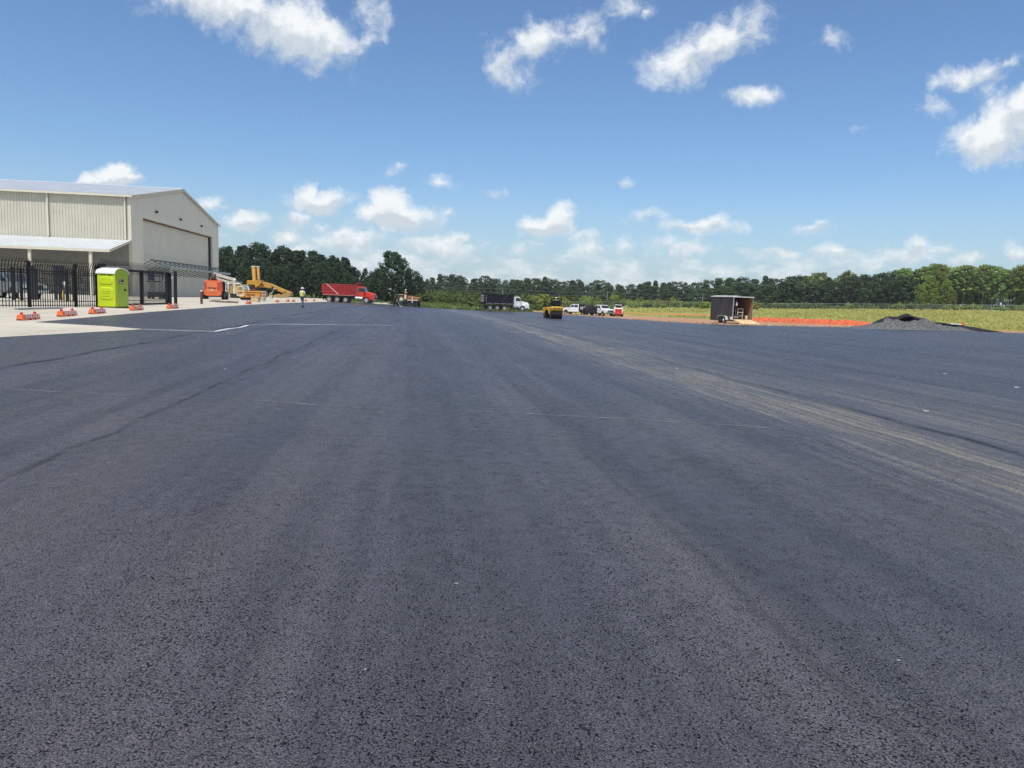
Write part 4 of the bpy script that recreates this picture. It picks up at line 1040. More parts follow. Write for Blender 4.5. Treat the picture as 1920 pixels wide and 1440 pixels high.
# ------------------------------------------------------------------ people
SKIN = mat('skin', (.32, .19, .13), .6, var=.1); HAIR = mat('hair_dark', (.03, .02, .015), .8)
def mirror(p): return (-p[0], p[1], p[2])
def person(label, loc, rz, joints=None, cloth=None, group=None, helmet=WHITE, vest=None, seated=False):
    """standing figure facing -y in its own space; joints override the default skeleton"""
    J = dict(pelvis=(0, 0, .95), waist=(0, 0, 1.08), chest=(0, 0, 1.30), neck=(0, -.01, 1.48), skull=(0, -.03, 1.58), crown=(0, -.03, 1.68),
             hipL=(.10, 0, .90), kneeL=(.11, -.02, .50), ankL=(.11, .02, .09), toeL=(.12, -.17, .04),
             hipR=(-.10, 0, .90), kneeR=(-.11, -.02, .50), ankR=(-.11, .02, .09), toeR=(-.12, -.17, .04),
             shL=(.19, 0, 1.41), elL=(.25, .02, 1.14), wrL=(.25, -.06, .90), shR=(-.19, 0, 1.41), elR=(-.25, .02, 1.14), wrR=(-.25, -.06, .90))
    J.update(joints or {})
    R = dict(pelvis=.15, waist=.135, chest=.15, neck=.058, skull=.085, crown=.075, hipL=.095, kneeL=.062, ankL=.047, toeL=.04, shL=.065, elL=.047, wrL=.033)
    for k in list(R):
        if k.endswith('L'): R[k[:-1] + 'R'] = R[k]
    E = [('pelvis', 'waist'), ('waist', 'chest'), ('chest', 'neck'), ('neck', 'skull'), ('skull', 'crown')]
    for s in 'LR': E += [('pelvis', 'hip' + s), ('hip' + s, 'knee' + s), ('knee' + s, 'ank' + s), ('ank' + s, 'toe' + s), ('chest', 'sh' + s), ('sh' + s, 'el' + s), ('el' + s, 'wr' + s)]
    names = list(J); pts = [Vector(J[k]) for k in names]; rr = [R[k] for k in names]; ed = [(names.index(a), names.index(b)) for a, b in E]
    for s, sg in (('L', 1), ('R', -1)):                      # palm, four fingers and a thumb
        w = Vector(J['wr' + s]); d = (w - Vector(J['el' + s])).normalized(); side = Vector((0, -1, 0)); side = (side - d * side.dot(d)).normalized()
        palm = w + d * .07; pts.append(palm); rr.append(.034); pi_ = len(pts) - 1; ed.append((names.index('wr' + s), pi_))
        for k, ln in enumerate((.062, .075, .07, .052)):
            o = side * (.03 - .02 * k); a = palm + d * .03 + o; b = a + d * ln * .6 + Vector((-sg * .012, 0, 0)); c = b + d * ln * .4 + Vector((-sg * .02, 0, 0))
            for q, rad_ in ((a, .010), (b, .009), (c, .008)): pts.append(q); rr.append(rad_)
            m = len(pts); ed += [(pi_, m - 3), (m - 3, m - 2), (m - 2, m - 1)]
        a = w + d * .03 + side * .035; b = a + side * .03 + d * .03; pts += [a, b]; rr += [.012, .009]; m = len(pts); ed += [(names.index('wr' + s), m - 2), (m - 2, m - 1)]
    nose = Vector(J['skull']) + Vector((0, -.10, 0)); pts.append(nose); rr.append(.016); ed.append((names.index('skull'), len(pts) - 1))
    for sg in (1, -1): pts.append(Vector(J['skull']) + Vector((sg * .088, .0, .0))); rr.append(.016); ed.append((names.index('skull'), len(pts) - 1))
    me = bpy.data.meshes.new('body'); me.from_pydata([tuple(p) for p in pts], ed, [])
    tmp = bpy.data.objects.new('tmp_body', me); col.objects.link(tmp)
    sk = tmp.modifiers.new('skin', 'SKIN'); sk.use_smooth_shade = True
    for i, sv in enumerate(me.skin_vertices[0].data): sv.radius = (rr[i], rr[i] * (.72 if names[i:i+1] and names[i] in ('pelvis', 'waist', 'chest') else 1)); sv.use_root = (i == 0)
    ss = tmp.modifiers.new('ss', 'SUBSURF'); ss.levels = 1; ss.render_levels = 1
    dg = bpy.context.evaluated_depsgraph_get(); dg.update()
    bme = bpy.data.meshes.new_from_object(tmp.evaluated_get(dg)); bme.name = 'person'
    bpy.data.objects.remove(tmp)
    top, legs, shoe = cloth
    for mm in (SKIN, top, legs, shoe): bme.materials.append(mm)
    segs = [(Vector(J[a]), Vector(J[b]), a, b) for a, b in E]
    def near(c):
        best = None
        for a, b, na, nb in segs:
            d = b - a; t = max(0, min(1, (c - a).dot(d) / max(1e-6, d.length_squared))); q = (c - a - d * t).length - R[na] * .5
            if best is None or q < best[0]: best = (q, na, nb, t)
        return best
    for f in bme.polygons:
        _, na, nb, t = near(f.center)
        if na in ('neck', 'skull') or (na == 'chest' and nb == 'neck' and t > .65): k = 0
        elif na.startswith('ank') or (na.startswith('knee') and t > .86): k = 3
        elif na.startswith(('hip', 'knee')) or (na == 'pelvis' and (nb.startswith('hip') or t < .35)): k = 2
        elif na.startswith('el') and t > .35 or (na.startswith('el') and f.center.z < 0): k = 0 if t > .92 else 1
        else: k = 1
        if na.startswith('el') and (Vector(J['wr' + na[-1]]) - f.center).length < .0: k = 0
        if na.startswith('el') and t >= .97: k = 0
        f.material_index = k
    bme.polygons.foreach_set('use_smooth', [True] * len(bme.polygons))
    o = bpy.data.objects.new('person', bme); col.objects.link(o); o.location = loc; o.rotation_euler = (0, 0, rad(rz)); tag(o, label, 'person', group)
    sk_ = Vector(J['skull'])
    for sg in (1, -1):
        m = MB(); m.ball((sk_.x + sg * .034, sk_.y - .082, sk_.z + .012), .013, .010, .010, 8, 5); m.build('eye', BLACKM, o, True)
    m = MB(); m.box(sk_.x - .025, sk_.x + .025, sk_.y - .089, sk_.y - .08, sk_.z - .052, sk_.z - .044); m.build('mouth', mat('lips', (.2, .07, .06), .6), o)
    m = MB(); m.ball((sk_.x, sk_.y + .018, sk_.z + .02), .092, .092, .075, 12, 6); m.build('hair', HAIR, o, True)
    if helmet:
        m = MB(); m.ball((sk_.x, sk_.y + .005, sk_.z + .055), .118, .138, .105, 14, 5, top=1)
        m.cyl((sk_.x, sk_.y - .02, sk_.z + .045), (sk_.x, sk_.y - .02, sk_.z + .058), .148, .135, 16); m.build('hard_hat', helmet, o, True)
    if vest:
        c = Vector(J['chest']); w = Vector(J['waist']); p = Vector(J['pelvis']); n = 14; m = MB(); vs = []
        lv = [(p.lerp(w, .3), .185, .15), (w, .178, .145), (w.lerp(c, .5), .188, .15), (c, .20, .155), (c.lerp(Vector(J['neck']), .45), .18, .125), (c.lerp(Vector(J['neck']), .75), .10, .09)]
        for q, a, b in lv:
            for i in range(n): th = 2 * math.pi * i / n; vs.append((q.x + a * math.cos(th), q.y + b * math.sin(th), q.z))
        m.add(vs, [(j*n+i, j*n+(i+1) % n, (j+1)*n+(i+1) % n, (j+1)*n+i) for j in range(len(lv) - 1) for i in range(n)])
        v = m.build('vest', vest, o, True)
        m = MB()
        for q, a, b in (lv[1], lv[3]):
            for i in range(n):
                t0, t1 = 2 * math.pi * i / n, 2 * math.pi * (i + 1) / n
                m.add([(q.x + (a + .006) * math.cos(t), q.y + (b + .006) * math.sin(t), q.z + z) for t, z in ((t0, -.02), (t1, -.02), (t1, .03), (t0, .03))], [(0, 1, 2, 3)])
        m.build('reflective_band', mat('reflective_silver', (.6, .6, .58), .4), v)
    return o
JEANS = mat('denim', (.05, .085, .13), .9, var=.25, vscale=10); TEAL = mat('teal_trousers', (.03, .075, .08), .9); DARKC = mat('dark_clothes', (.025, .024, .032), .9, var=.3)
HIVIS = mat('hi_vis_yellow', (.62, .64, .05), .8); LIMEV = mat('hi_vis_lime', (.62, .72, .42), .8); SHIRTW = mat('pale_shirt', (.62, .62, .58), .9); BOOT = mat('boot_leather', (.02, .017, .015), .7); SHOEW = mat('white_shoes', (.7, .7, .72), .6); GREYC = mat('grey_shirt', (.17, .18, .20), .9)
ORV = mat('hi_vis_orange', (.60, .22, .05), .8)
def people():
    p = at(566.5, 577.6, ZA)
    person('worker in yellow vest, jeans and white hard hat walking across the asphalt alone', p, 165,
           dict(kneeL=(.10, -.20, .52), ankL=(.12, -.32, .11), toeL=(.13, -.50, .10), kneeR=(-.11, .05, .52), ankR=(-.12, .22, .13), toeR=(-.13, .08, .05),
                elL=(.27, -.06, 1.15), wrL=(.16, -.24, 1.02), elR=(-.27, -.03, 1.15), wrR=(-.13, -.24, 1.05)), (SHIRTW, JEANS, BOOT), vest=HIVIS).scale = (1.03,) * 3
    p = at(752.2, 575.2, ZA)
    person('worker in a pale lime top, teal trousers and white shoes, standing against the paver', p, 30,
           dict(kneeL=(.12, -.10, .52), ankL=(.14, -.12, .09), elL=(.26, -.10, 1.14), wrL=(.18, -.30, 1.0)), (LIMEV, TEAL, SHOEW), vest=LIMEV, helmet=None)
    p = at(738.6, 573.8, ZA)
    person('worker dressed all in dark clothes leaning over a rake, left of the paver', p, 70,
           dict(chest=(0, -.10, 1.30), neck=(0, -.18, 1.46), skull=(0, -.23, 1.54), crown=(0, -.25, 1.64), shL=(.19, -.12, 1.40), shR=(-.19, -.12, 1.40), elL=(.26, -.20, 1.15), wrL=(.14, -.42, 1.02), elR=(-.26, -.20, 1.12), wrR=(-.1, -.40, .92)), (DARKC, DARKC, BOOT), helmet=mat('navy_cap', (.02, .025, .05), .7))
    r = thing('asphalt_rake', 'long pale rake held by the dark-clothed worker left of the paver', 'rake', p, 70)
    m = MB(); m.cyl((.10, -.40, 1.10), (-.05, -1.25, .05), .02, n=5); m.build('handle', ALU, r); m = MB(); m.box(-.4, .3, -1.32, -1.2, .01, .07); m.build('rake_head', ALU, r)
people()
# ------------------------------------------------------------------ dump trucks
def dump_truck(label, loc, rz, red):
    t = thing('dump_truck', label, 'dump truck', loc, rz)
    cabm = REDORG if red else mat('truck_white', (.74, .76, .78), .35, var=.08, coat=.4)
    bedm = RED if red else mat('bed_black', (.006, .0065, .012), .55, var=.3, spec=.3)
    ribm = mat('rib_red', (.40, .03, .026), .45, var=.2) if red else bedm
    o = -4.7                                              # x runs forward, origin at mid length
    b = MB()
    for y in (-.43, .43): b.box(o + .3, o + 9.1, y - .05, y + .05, .78, 1.02)
    for x in (1.0, 2.3, 4.6, 6.2, 7.6): b.box(o + x, o + x + .1, -.38, .38, .8, 1.0)
    b.build('chassis', BLACKM, t)
    x0, x1, z0, z1, w = o, o + 6.0, 1.28, 3.12 if red else 3.18, 1.2
    b = MB()
    for s in (-1, 1):
        y0, y1 = sorted((s * w, s * (w - .07)))
        b.prism([(x0 + .28, z0), (x1, z0), (x1 + .06, z1), (x0 + (.0 if red else .2), z1), (x0 - .03, z1 - .35), (x0 + .02, z0 + .35)], y0, y1)
    b.box(x0 + .3, x1 - .075, -w + .071, w - .071, z0 + .02, z0 + .12)
    b.box(x1 - .07, x1, -w + .071, w - .071, z0 + .005, z1 + .06)
    bed = b.build('bed', bedm, t, bevel=.01)
    rb = MB()
    for s in (-1, 1):
        a, c = sorted((s * (w + .002), s * (w + .06)))
        nx = 8 if red else 0
        for k in range(nx): rb.box(x0 + .30 + k * .76, x0 + .38 + k * .76, a, c, z0 + .02, z1 - .14)
        a2, c2 = sorted((s * (w + .003), s * (w + .05)))
        if red:
            for z in (1.72, 2.2, 2.62): 
                for k in range(7): rb.box(x0 + .382 + k * .76, x0 + 1.058 + k * .76, a2, c2, z, z + .06)
        rb.box(x0 + .02, x1 + .02, a - (.0), c, z1 - .12, z1 + .02); rb.box(x0 + .3, x1, a, c, z0 - .06, z0 + .018)
    rb.build('bed_ribs', ribm, bed)
    if red:
        m = MB()
        for s in (-1, 1):
            a, c = sorted((s * (w + .063), s * (w + .10))); m.prism([(x0 + .75, z1 + .02), (x0 + .95, z1 + .02), (x0 + 3.1, z0 + .12), (x0 + 2.9, z0 + .06)], a, c)
            m.box(x0 + .1, x1 - .2, a, c, z0 - .05, z0 + .0)
        m.build('tarp_arm', mat('arm_pink', (.62, .36, .33), .5), bed)
        m = MB(); m.prism([(x0 - .02, z1 + .022), (x0 + 1.0, z1 + .13), (x1 - .2, z1 + .0), (x1 - .2, z1 - .1), (x0, z1 - .1)], -w + .1, w - .1); m.build('tarp', mat('tarp_black', (.03, .028, .028), .7), bed)
    else:
        m = MB()
        for s in (-1, 1):
            a, c = sorted((s * (w + .063), s * (w + .09))); m.prism([(x0 + 4.6, z1), (x0 + 4.7, z1), (x0 + 3.6, z0 + .2), (x0 + 3.5, z0 + .2)], a, c)
        m.build('tarp_arm', mat('arm_grey', (.06, .06, .075), .5), bed)
        m = MB()
        for s in (-1, 1):
            a, c = sorted((s * (w + .063), s * (w + .07)))
            for k in range(22):
                if k % 6 != 5: m.box(x0 + .45 + k * .25, x0 + .60 + k * .25, a, c, z0 + .08, z0 + .15)
            for k in range(4): m.box(x0 + .30, x0 + .38, a, c, z0 + .55 + k * .33, z0 + .68 + k * .33)
        m.build('reflective_tape', mat('tape_white', (.55, .55, .6), .4), bed)
    m = MB(); m.box(x0 - .05, x0 + .02, -w + .072, w - .072, z0 + .30, z1 - .30); tg = m.build('tailgate', bedm, bed)
    if not red:
        m = MB()
        for k in range(4): m.box(x0 - .10, x0 - .051, -w + .1, w - .1, z0 + .42 + k * .38, z0 + .57 + k * .38)
        m.build('tailgate_slats', mat('slat_grey', (.45, .45, .43), .6, var=.3), tg)
    m = MB()
    for y in (-.7, .7): m.box(x0 + .1, x0 + .16, y - .28, y + .28, .35, .95)
    m.build('mud_flap', BLACKM, t)
    m = MB(); m.prism([(x1 - .1, z1 + .02), (x1 + .62, z1 + .10), (x1 + .66, z1 + .20), (x1 - .1, z1 + .14)], -w + .05, w - .05); m.cyl((x1 + .3, -w + .1, z1 + .25), (x1 + .3, w - .1, z1 + .25), .11, n=8); m.build('cab_shield', bedm if not red else RED, bed)
    # cab and bonnet
    cx = o + 6.25
    b = MB(); b.prism([(cx, 1.02), (cx + 1.35, 1.02), (cx + 1.42, 1.95), (cx + 1.18, 2.72), (cx + 1.0, 2.84), (cx + .1, 2.84), (cx, 2.74)], -1.08, 1.08); cab = b.build('cab', cabm, t, bevel=.05)
    m = MB()
    for s in (-1, 1):
        a, c = sorted((s * 1.082, s * 1.094)); m.prism([(cx + .30, 1.98), (cx + 1.27, 1.98), (cx + 1.08, 2.62), (cx + .30, 2.62)], a, c)
    m.build('side_window', GLASS, cab)
    m = MB(); q = [(cx + 1.418, 2.02), (cx + 1.185, 2.70)]
    m.add([(q[0][0] + .02, -.95, q[0][1]), (q[0][0] + .02, .95, q[0][1]), (q[1][0] + .02, .9, q[1][1]), (q[1][0] + .02, -.9, q[1][1])], [(0, 1, 2, 3)]); m.build('windscreen', GLASS, cab)
    m = MB()
    for s in (-1, 1):
        a, c = sorted((s * 1.084, s * 1.10)); m.box(cx + .25, cx + .28, a, c, 1.1, 2.65); m.box(cx + 1.28, cx + 1.31, a, c, 1.1, 1.95); m.box(cx + .35, cx + .52, a, c, 1.78, 1.82)
    m.build('door_seam', mat('seam_dark', (.12, .02, .015) if red else (.3, .3, .32), .6), cab)
    m = MB()
    for s in (-1, 1): m.box(cx + 1.25, cx + 1.33, s * 1.28 - .1, s * 1.28 + .1, 2.0, 2.5); m.cyl((cx + 1.2, s * 1.05, 2.3), (cx + 1.29, s * 1.25, 2.3), .02, n=4)
    m.build('mirror', BLACK, cab)
    hx = cx + 1.36
    b = MB(); b.prism([(hx, 1.0), (hx + .25, 1.0), (hx + 1.55, 1.0), (hx + 1.72, 1.05), (hx + 1.74, 1.55), (hx + 1.60, 1.72), (hx, 2.03)], -.72, .72); hood = b.build('bonnet', cabm, t, bevel=.07)
    fx = o + 7.95
    for s in (-1, 1):
        m = MB(); a, c = sorted((s * .70, s * 1.18)); pr = []; n = 9
        for i in range(n + 1): th = math.pi * (1 - i / n); pr.append((fx + .72 * math.cos(th), .52 + .72 * math.sin(th)))
        inner = [(fx + .62 * math.cos(math.pi * i / n), .52 + .62 * math.sin(math.pi * i / n)) for i in range(n + 1)]
        for i in range(n):
            m.prism([pr[i], pr[i+1], inner[n - i - 1], inner[n - i]], a, c)
        m.prism([(fx + .66, .62), (hx + 1.70, .62), (hx + 1.74, 1.42), (fx + .5, 1.46), (fx + .4, 1.13)], a, c)
        m.build('front_fender', cabm, hood, bevel=.03)
    m = MB(); m.box(hx + 1.742, hx + 1.77, -.5, .5, .95, 1.58); m.build('grille', CHROME, hood)
    m = MB(); m.box(hx + 1.70, hx + 1.86, -1.18, 1.18, .48, .78); m.build('front_bumper', CHROME if red else WHITE, t, bevel=.04)
    for s in (-1, 1):
        m = MB(); m.box(hx + 1.745, hx + 1.79, s * .92 - .17, s * .92 + .17, 1.02, 1.26); m.build('headlight', LAMPWH, hood)
    for s in (-1, 1):
        m = MB(); m.cyl((cx - .17, s * .98, 1.0), (cx - .17, s * .98, 3.0), .09, n=10); m.build('exhaust_stack', CHROME, t, True)
        m = MB(); m.cyl((cx - .25, s * .95, .80), (cx + 1.0, s * .95, .80), .31, n=14); m.build('fuel_tank', CHROME, t, True)
    for x, r_ in ((1.25, .51), (2.72, .51), (4.22, .48), (7.95, .53)):
        for s in (-1, 1):
            dual = x < 3
            wheel(t, o + x, s * (.93 if dual else .98), r_, .52 if dual else .32, s, mat('rim_dusty', (.42, .40, .38), .5, .3, var=.35) if x < 4 else ALU, mat('tyre_dusty', (.07, .065, .06), .9, var=.4, vscale=5))
    m = MB()
    for x in (1.25, 2.72, 4.22, 7.95): m.cyl((o + x, -.8, .5), (o + x, .8, .5), .09, n=8)
    m.build('axle', BLACKM, t)
    return t
p = at(656, 567.6, ZA); dump_truck('red dump truck with ribbed red bed, parked beneath the dark trees', p, -4, True).scale = (.93, .93, .95)
p = at(947, 582.6, ZA); k = dump_truck('black-bed dump truck with a white cab, parked at the edge of the grass', p, 18, False)
# ------------------------------------------------------------------ paver
def paver():
    p = at(765, 574, ZA); t = thing('asphalt_paver', 'brown and orange asphalt paver with an operator on top, working before the green bank', 'paver', p, -6)
    BR = mat('paver_brown', (.30, .13, .05), .6, var=.35); BD = mat('paver_dark', (.05, .025, .02), .8)
    b = MB(); b.prism([(-2.1, .12), (1.9, .12), (2.0, .5), (1.7, .95), (-2.0, .95), (-2.2, .5)], -1.1, -.65); b.prism([(-2.1, .12), (1.9, .12), (2.0, .5), (1.7, .95), (-2.0, .95), (-2.2, .5)], .65, 1.1); b.build('crawler_track', BLACKM, t, bevel=.05)
    b = MB(); b.box(-2.0, 1.4, -.64, .64, .35, 1.5); b.build('chassis', BD, t)
    b = MB(); b.prism([(.15, 1.10), (2.05, .98), (2.1, 1.45), (1.9, 1.62), (.15, 1.78)], -1.2, 1.2); b.build('hopper', BR, t, bevel=.04)
    m = MB(); m.box(.1, 2.1, -1.26, -1.202, 1.0, 1.1); m.box(1.0, 1.12, -1.27, -1.203, .6, 1.6); m.build('hopper_trim', OFFWH, t)
    b = MB(); b.box(-1.5, .1, -1.15, 1.15, 1.2, 1.95); b.build('engine_deck', mat('paver_red_dark', (.10, .03, .02), .7), t, bevel=.04)
    m = MB(); m.box(-1.6, -.6, -1.2, 1.2, 1.96, 2.05); m.build('platform', mat('pale_tan', (.5, .4, .32), .7), t)
    m = MB(); m.box(-.35, -.05, -1.22, -1.16, 1.2, 1.98); m.build('console', OFFWH, t)
    b = MB(); b.box(-3.0, -2.2, -1.4, 1.4, .06, .55); b.build('screed', BLACKM, t, bevel=.04)
    m = MB(); m.prism([(-2.6, .55), (-2.3, .55), (.2, 1.0), (.2, .85)], -1.28, -1.2); m.prism([(-2.6, .55), (-2.3, .55), (.2, 1.0), (.2, .85)], 1.2, 1.28); m.build('tow_arm', BD, t)
    person('operator in an orange vest and white hard hat sitting up on the paver', p + Vector((-.45, -.2, 1.55)), 60,
           dict(pelvis=(0, 0, .58), waist=(0, .0, .72), chest=(0, -.02, .95), neck=(0, -.03, 1.13), skull=(0, -.05, 1.23), crown=(0, -.05, 1.33), hipL=(.1, -.03, .55), hipR=(-.1, -.03, .55), kneeL=(.13, -.42, .56), kneeR=(-.13, -.42, .56), ankL=(.13, -.45, .16), ankR=(-.13, -.45, .16), toeL=(.13, -.6, .1), toeR=(-.13, -.6, .1), shL=(.19, -.02, 1.06), shR=(-.19, -.02, 1.06), elL=(.24, -.1, .82), elR=(-.24, -.1, .82), wrL=(.16, -.36, .86), wrR=(-.16, -.36, .86)), (ORV, DARKC, BOOT), vest=ORV)
    p2 = at(769, 573, ZA)
paver()
# ------------------------------------------------------------------ roller
def roller():
    p = at(1042, 597.6, ZA); t = thing('tandem_roller', 'yellow tandem roller with black drums, seen from behind on the fresh asphalt', 'road roller', p, 103, scale=.76)
    # x runs forward (away and to the left), origin below the rear drum
    DR = mat('drum_steel', (.035, .035, .04), .35, .5, var=.3)
    for x in (0.15, 2.75):
        m = MB(); n = 28; m.cyl((x, -.72, .58), (x, .72, .58), .58, n=n, caps=False); m.cyl((x, -.68, .58), (x, .68, .58), .50, n=n); d = m.build('drum', DR, t, True)
        m = MB(); m.cyl((x, -.74, .58), (x, -.66, .58), .2, n=12); m.cyl((x, .66, .58), (x, .74, .58), .2, n=12); m.build('drum_hub', YEL, d)
    b = MB()
    for s in (-1, 1):
        a, c = sorted((s * .75, s * .83)); b.prism([(-.25, .95), (-.35, 1.35), (1.0, 1.35), (.9, .98), (.35, .55), (-.05, .55)], a, c); b.prism([(2.0, .98), (1.9, 1.35), (3.2, 1.3), (3.1, .95), (2.85, .55), (2.55, .55)], a, c)
    b.build('yoke', YEL, t, bevel=.02)
    b = MB(); b.prism([(-.38, .92), (-.55, 1.10), (-.55, 1.38), (-.42, 1.50), (.35, 1.50), (.55, 1.2), (.55, .98)], -.72, .72); body = b.build('engine_cover', YEL, t, bevel=.06)
    m = MB()
    for k in range(5): m.box(-.575, -.552, -.55 + k * .24, -.42 + k * .24, 1.18, 1.34)
    m.box(-.572, -.552, -.62, .62, 1.35, 1.375); m.build('rear_vent', mat('vent_dark', (.10, .07, .01), .6), body)
    m = MB(); m.box(-.42, -.40, -.7, .7, .66, .93); m.build('scraper', BLACKM, t)
    b = MB(); b.prism([(1.8, 1.0), (1.75, 1.3), (2.0, 1.38), (3.25, 1.3), (3.35, 1.15), (3.2, 1.0)], -.66, .66); b.build('front_cover', YEL, t, bevel=.06)
    m = MB(); m.box(.55, 1.8, -.55, .55, .7, 1.05); m.build('platform', BLACKM, t)
    m = MB(); m.box(.35, .85, -.34, .34, 1.30, 1.48); m.box(.28, .40, -.60, .60, 1.48, 2.25); m.box(.28, 1.3, -.62, -.50, 1.40, 1.95); m.box(.28, 1.3, .50, .62, 1.40, 1.95); m.build('seat', BLACKM, t, bevel=.04)
    m = MB(); m.cyl((1.65, 0, 1.4), (1.42, 0, 1.85), .04, n=6); m.cyl((1.42, 0, 1.85), (1.38, 0, 1.88), .2, n=14); m.build('steering_wheel', BLACKM, t)
    m = MB()
    for s in (-1, 1): m.cyl((.10, s * .66, 1.45), (.15, s * .66, 2.50), .06, n=6)
    m.cyl((.15, -.66, 2.50), (.15, .66, 2.50), .06, n=6); m.box(.12, .18, -.6, .6, 1.75, 2.15); m.build('roll_bar', BLACK, t)
    R_ = Matrix.Rotation(rad(103), 4, 'Z'); q = p + (R_ @ Vector((.46, -.12, .56)))
    person('roller operator in a grey shirt and white hard hat, seated with back turned', q, 103 + 90,
           dict(pelvis=(0, .0, .80), waist=(0, .0, .95), chest=(0, -.03, 1.20), neck=(0, -.05, 1.40), skull=(0, -.07, 1.50), crown=(0, -.07, 1.60), hipL=(.1, -.03, .76), hipR=(-.1, -.03, .76), kneeL=(.16, -.44, .74), kneeR=(-.16, -.44, .74), ankL=(.16, -.50, .32), ankR=(-.16, -.50, .32), toeL=(.16, -.66, .27), toeR=(-.16, -.66, .27), shL=(.20, -.04, 1.32), shR=(-.20, -.04, 1.32), elL=(.28, -.14, 1.08), elR=(-.28, -.14, 1.08), wrL=(.16, -.46, 1.12), wrR=(-.16, -.46, 1.12)), (GREYC, DARKC, BOOT)).scale = (.88,) * 3
roller()
# ------------------------------------------------------------------ pickups
def pickup(label, loc, rz, body, flat=False):
    t = thing('pickup_truck', label, 'pickup truck', loc, rz)
    b = MB(); w = .98
    b.prism([(-2.9, .62), (-2.95, 1.02), (-2.88, 1.28), (-.75, 1.28), (1.25, 1.28), (2.6, 1.18), (2.85, 1.02), (2.92, .6), (2.45, .48), (-2.6, .50)] if not flat else [(-.75, .5), (-.75, 1.28), (1.25, 1.28), (2.6, 1.18), (2.85, 1.02), (2.92, .6), (2.45, .48)], -w, w)
    bd = b.build('body', body, t, bevel=.07)
    b = MB(); b.add([(x, y, z) for z, xs, yy in ((1.27, (-.75, 1.42), .93), (1.90, (-.62, .72), .78)) for x, y in ((xs[0], -yy), (xs[1], -yy), (xs[1], yy), (xs[0], yy))], [(0, 3, 2, 1), (4, 5, 6, 7), (0, 1, 5, 4), (1, 2, 6, 5), (2, 3, 7, 6), (3, 0, 4, 7)])
    cab = b.build('cab', body, t, bevel=.05)
    def quad(name, a, b_, c, d): m = MB(); m.add([a, b_, c, d], [(0, 1, 2, 3)]); m.build(name, GLASS, cab)
    f = .012
    quad('windscreen', (1.34 + f, -.80, 1.36), (1.34 + f, .80, 1.36), (.80 + f, .72, 1.84), (.80 + f, -.72, 1.84))
    quad('rear_window', (-.73 - f, .8, 1.36), (-.73 - f, -.8, 1.36), (-.64 - f, -.72, 1.82), (-.64 - f, .72, 1.82))
    for s in (-1, 1):
        for x0, x1, x2, x3 in ((-.58, .20, .20, -.52), (.28, 1.15, .66, .28)):
            q = [(x0, s * (.915 + f), 1.34), (x1, s * (.915 + f), 1.34), (x2, s * (.80 + f), 1.82), (x3, s * (.80 + f), 1.82)]
            quad('side_window', *(q if s < 0 else q[::-1]))
        m = MB(); m.box(1.10, 1.22, s * 1.08 - .11, s * 1.08 + .11, 1.30, 1.48); m.build('mirror', BLACK, cab)
    if not flat:
        m = MB(); m.box(-2.78, -.85, -.8, .8, 1.281, 1.286); m.build('bed_floor', BLACKM, bd)
    m = MB(); m.box(2.90, 2.96, -.62, .62, .78, 1.06); m.build('grille', mat('grille_dark', (.04, .05, .05), .4), bd)
    for s in (-1, 1):
        m = MB(); m.box(2.80, 2.93, s * .80 - .16, s * .80 + .16, .86, 1.06); m.build('headlight', LAMPWH, bd, bevel=.02)
    m = MB(); m.box(2.88, 3.06, -.98, .98, .50, .72); m.build('front_bumper', CHROME, t, bevel=.04)
    m = MB(); m.box(-3.05, -2.93, -.95, .95, .5, .68); m.build('rear_bumper', CHROME, t)
    if not flat:
        for s in (-1, 1):
            m = MB(); m.box(-2.97, -2.9, s * .87 - .09, s * .87 + .09, .8, 1.2); m.build('tail_light', LAMPRED, bd)
    for x in (-1.75, 1.85):
        for s in (-1, 1):
            wheel(t, x, s * .86, .40, .27, s, ALU)
            if not flat or x > 0:
                m = MB(); k = 10; pr = [(x + .47 * math.cos(math.pi * i / k), .42 + .47 * math.sin(math.pi * i / k)) for i in range(k + 1)]
                a, c = sorted((s * .965, s * .985)); m.prism(pr, a, c); m.build('wheel_arch', BLACKM, bd)
    if flat:
        m = MB(); m.box(-2.95, -.80, -1.05, 1.05, .86, .98); m.build('flatbed', BLACKM, t)
        m = MB(); m.box(-.98, -.83, -1.03, 1.03, .98, 1.95); m.build('headboard', BLACK, t)
        for s in (-1, 1):
            m = MB(); m.box(-2.8, -1.1, s * .85 - .18, s * .85 + .18, .981, 1.50); m.build('tool_box', mat('toolbox_grey', (.40, .41, .42), .5, .2), t, bevel=.03)
        m = MB(); m.box(-2.9, -.9, -.45, .45, .3, .85); m.build('under_frame', BLACKM, t)
        m = MB(); m.cyl((-2.9, -.9, 1.9), (-.9, -.9, 1.9), .04, n=6); m.cyl((-2.9, .9, 1.9), (-.9, .9, 1.9), .04, n=6); m.cyl((-2.8, -.9, .98), (-2.8, -.9, 1.9), .04, n=6); m.cyl((-2.8, .9, .98), (-2.8, .9, 1.9), .04, n=6); m.build('rack', BLACK, t)
    return t
WT = mat('pickup_white', (.74, .76, .76), .3, var=.08, coat=.5)
p = at(1082, 590, .02); pickup('white flatbed pickup with a black rack and grey tool boxes, facing left', p, 148, WT, True)
p = at(1127, 592.2, .02); pickup('white pickup with its windscreen and chrome bumper facing the camera', p, -62, WT)
p = base_at(14, 55); pickup('grey pickup parked behind the picket fence at the left frame edge', p, -20, mat('pickup_grey', (.10, .11, .125), .3, coat=.5))
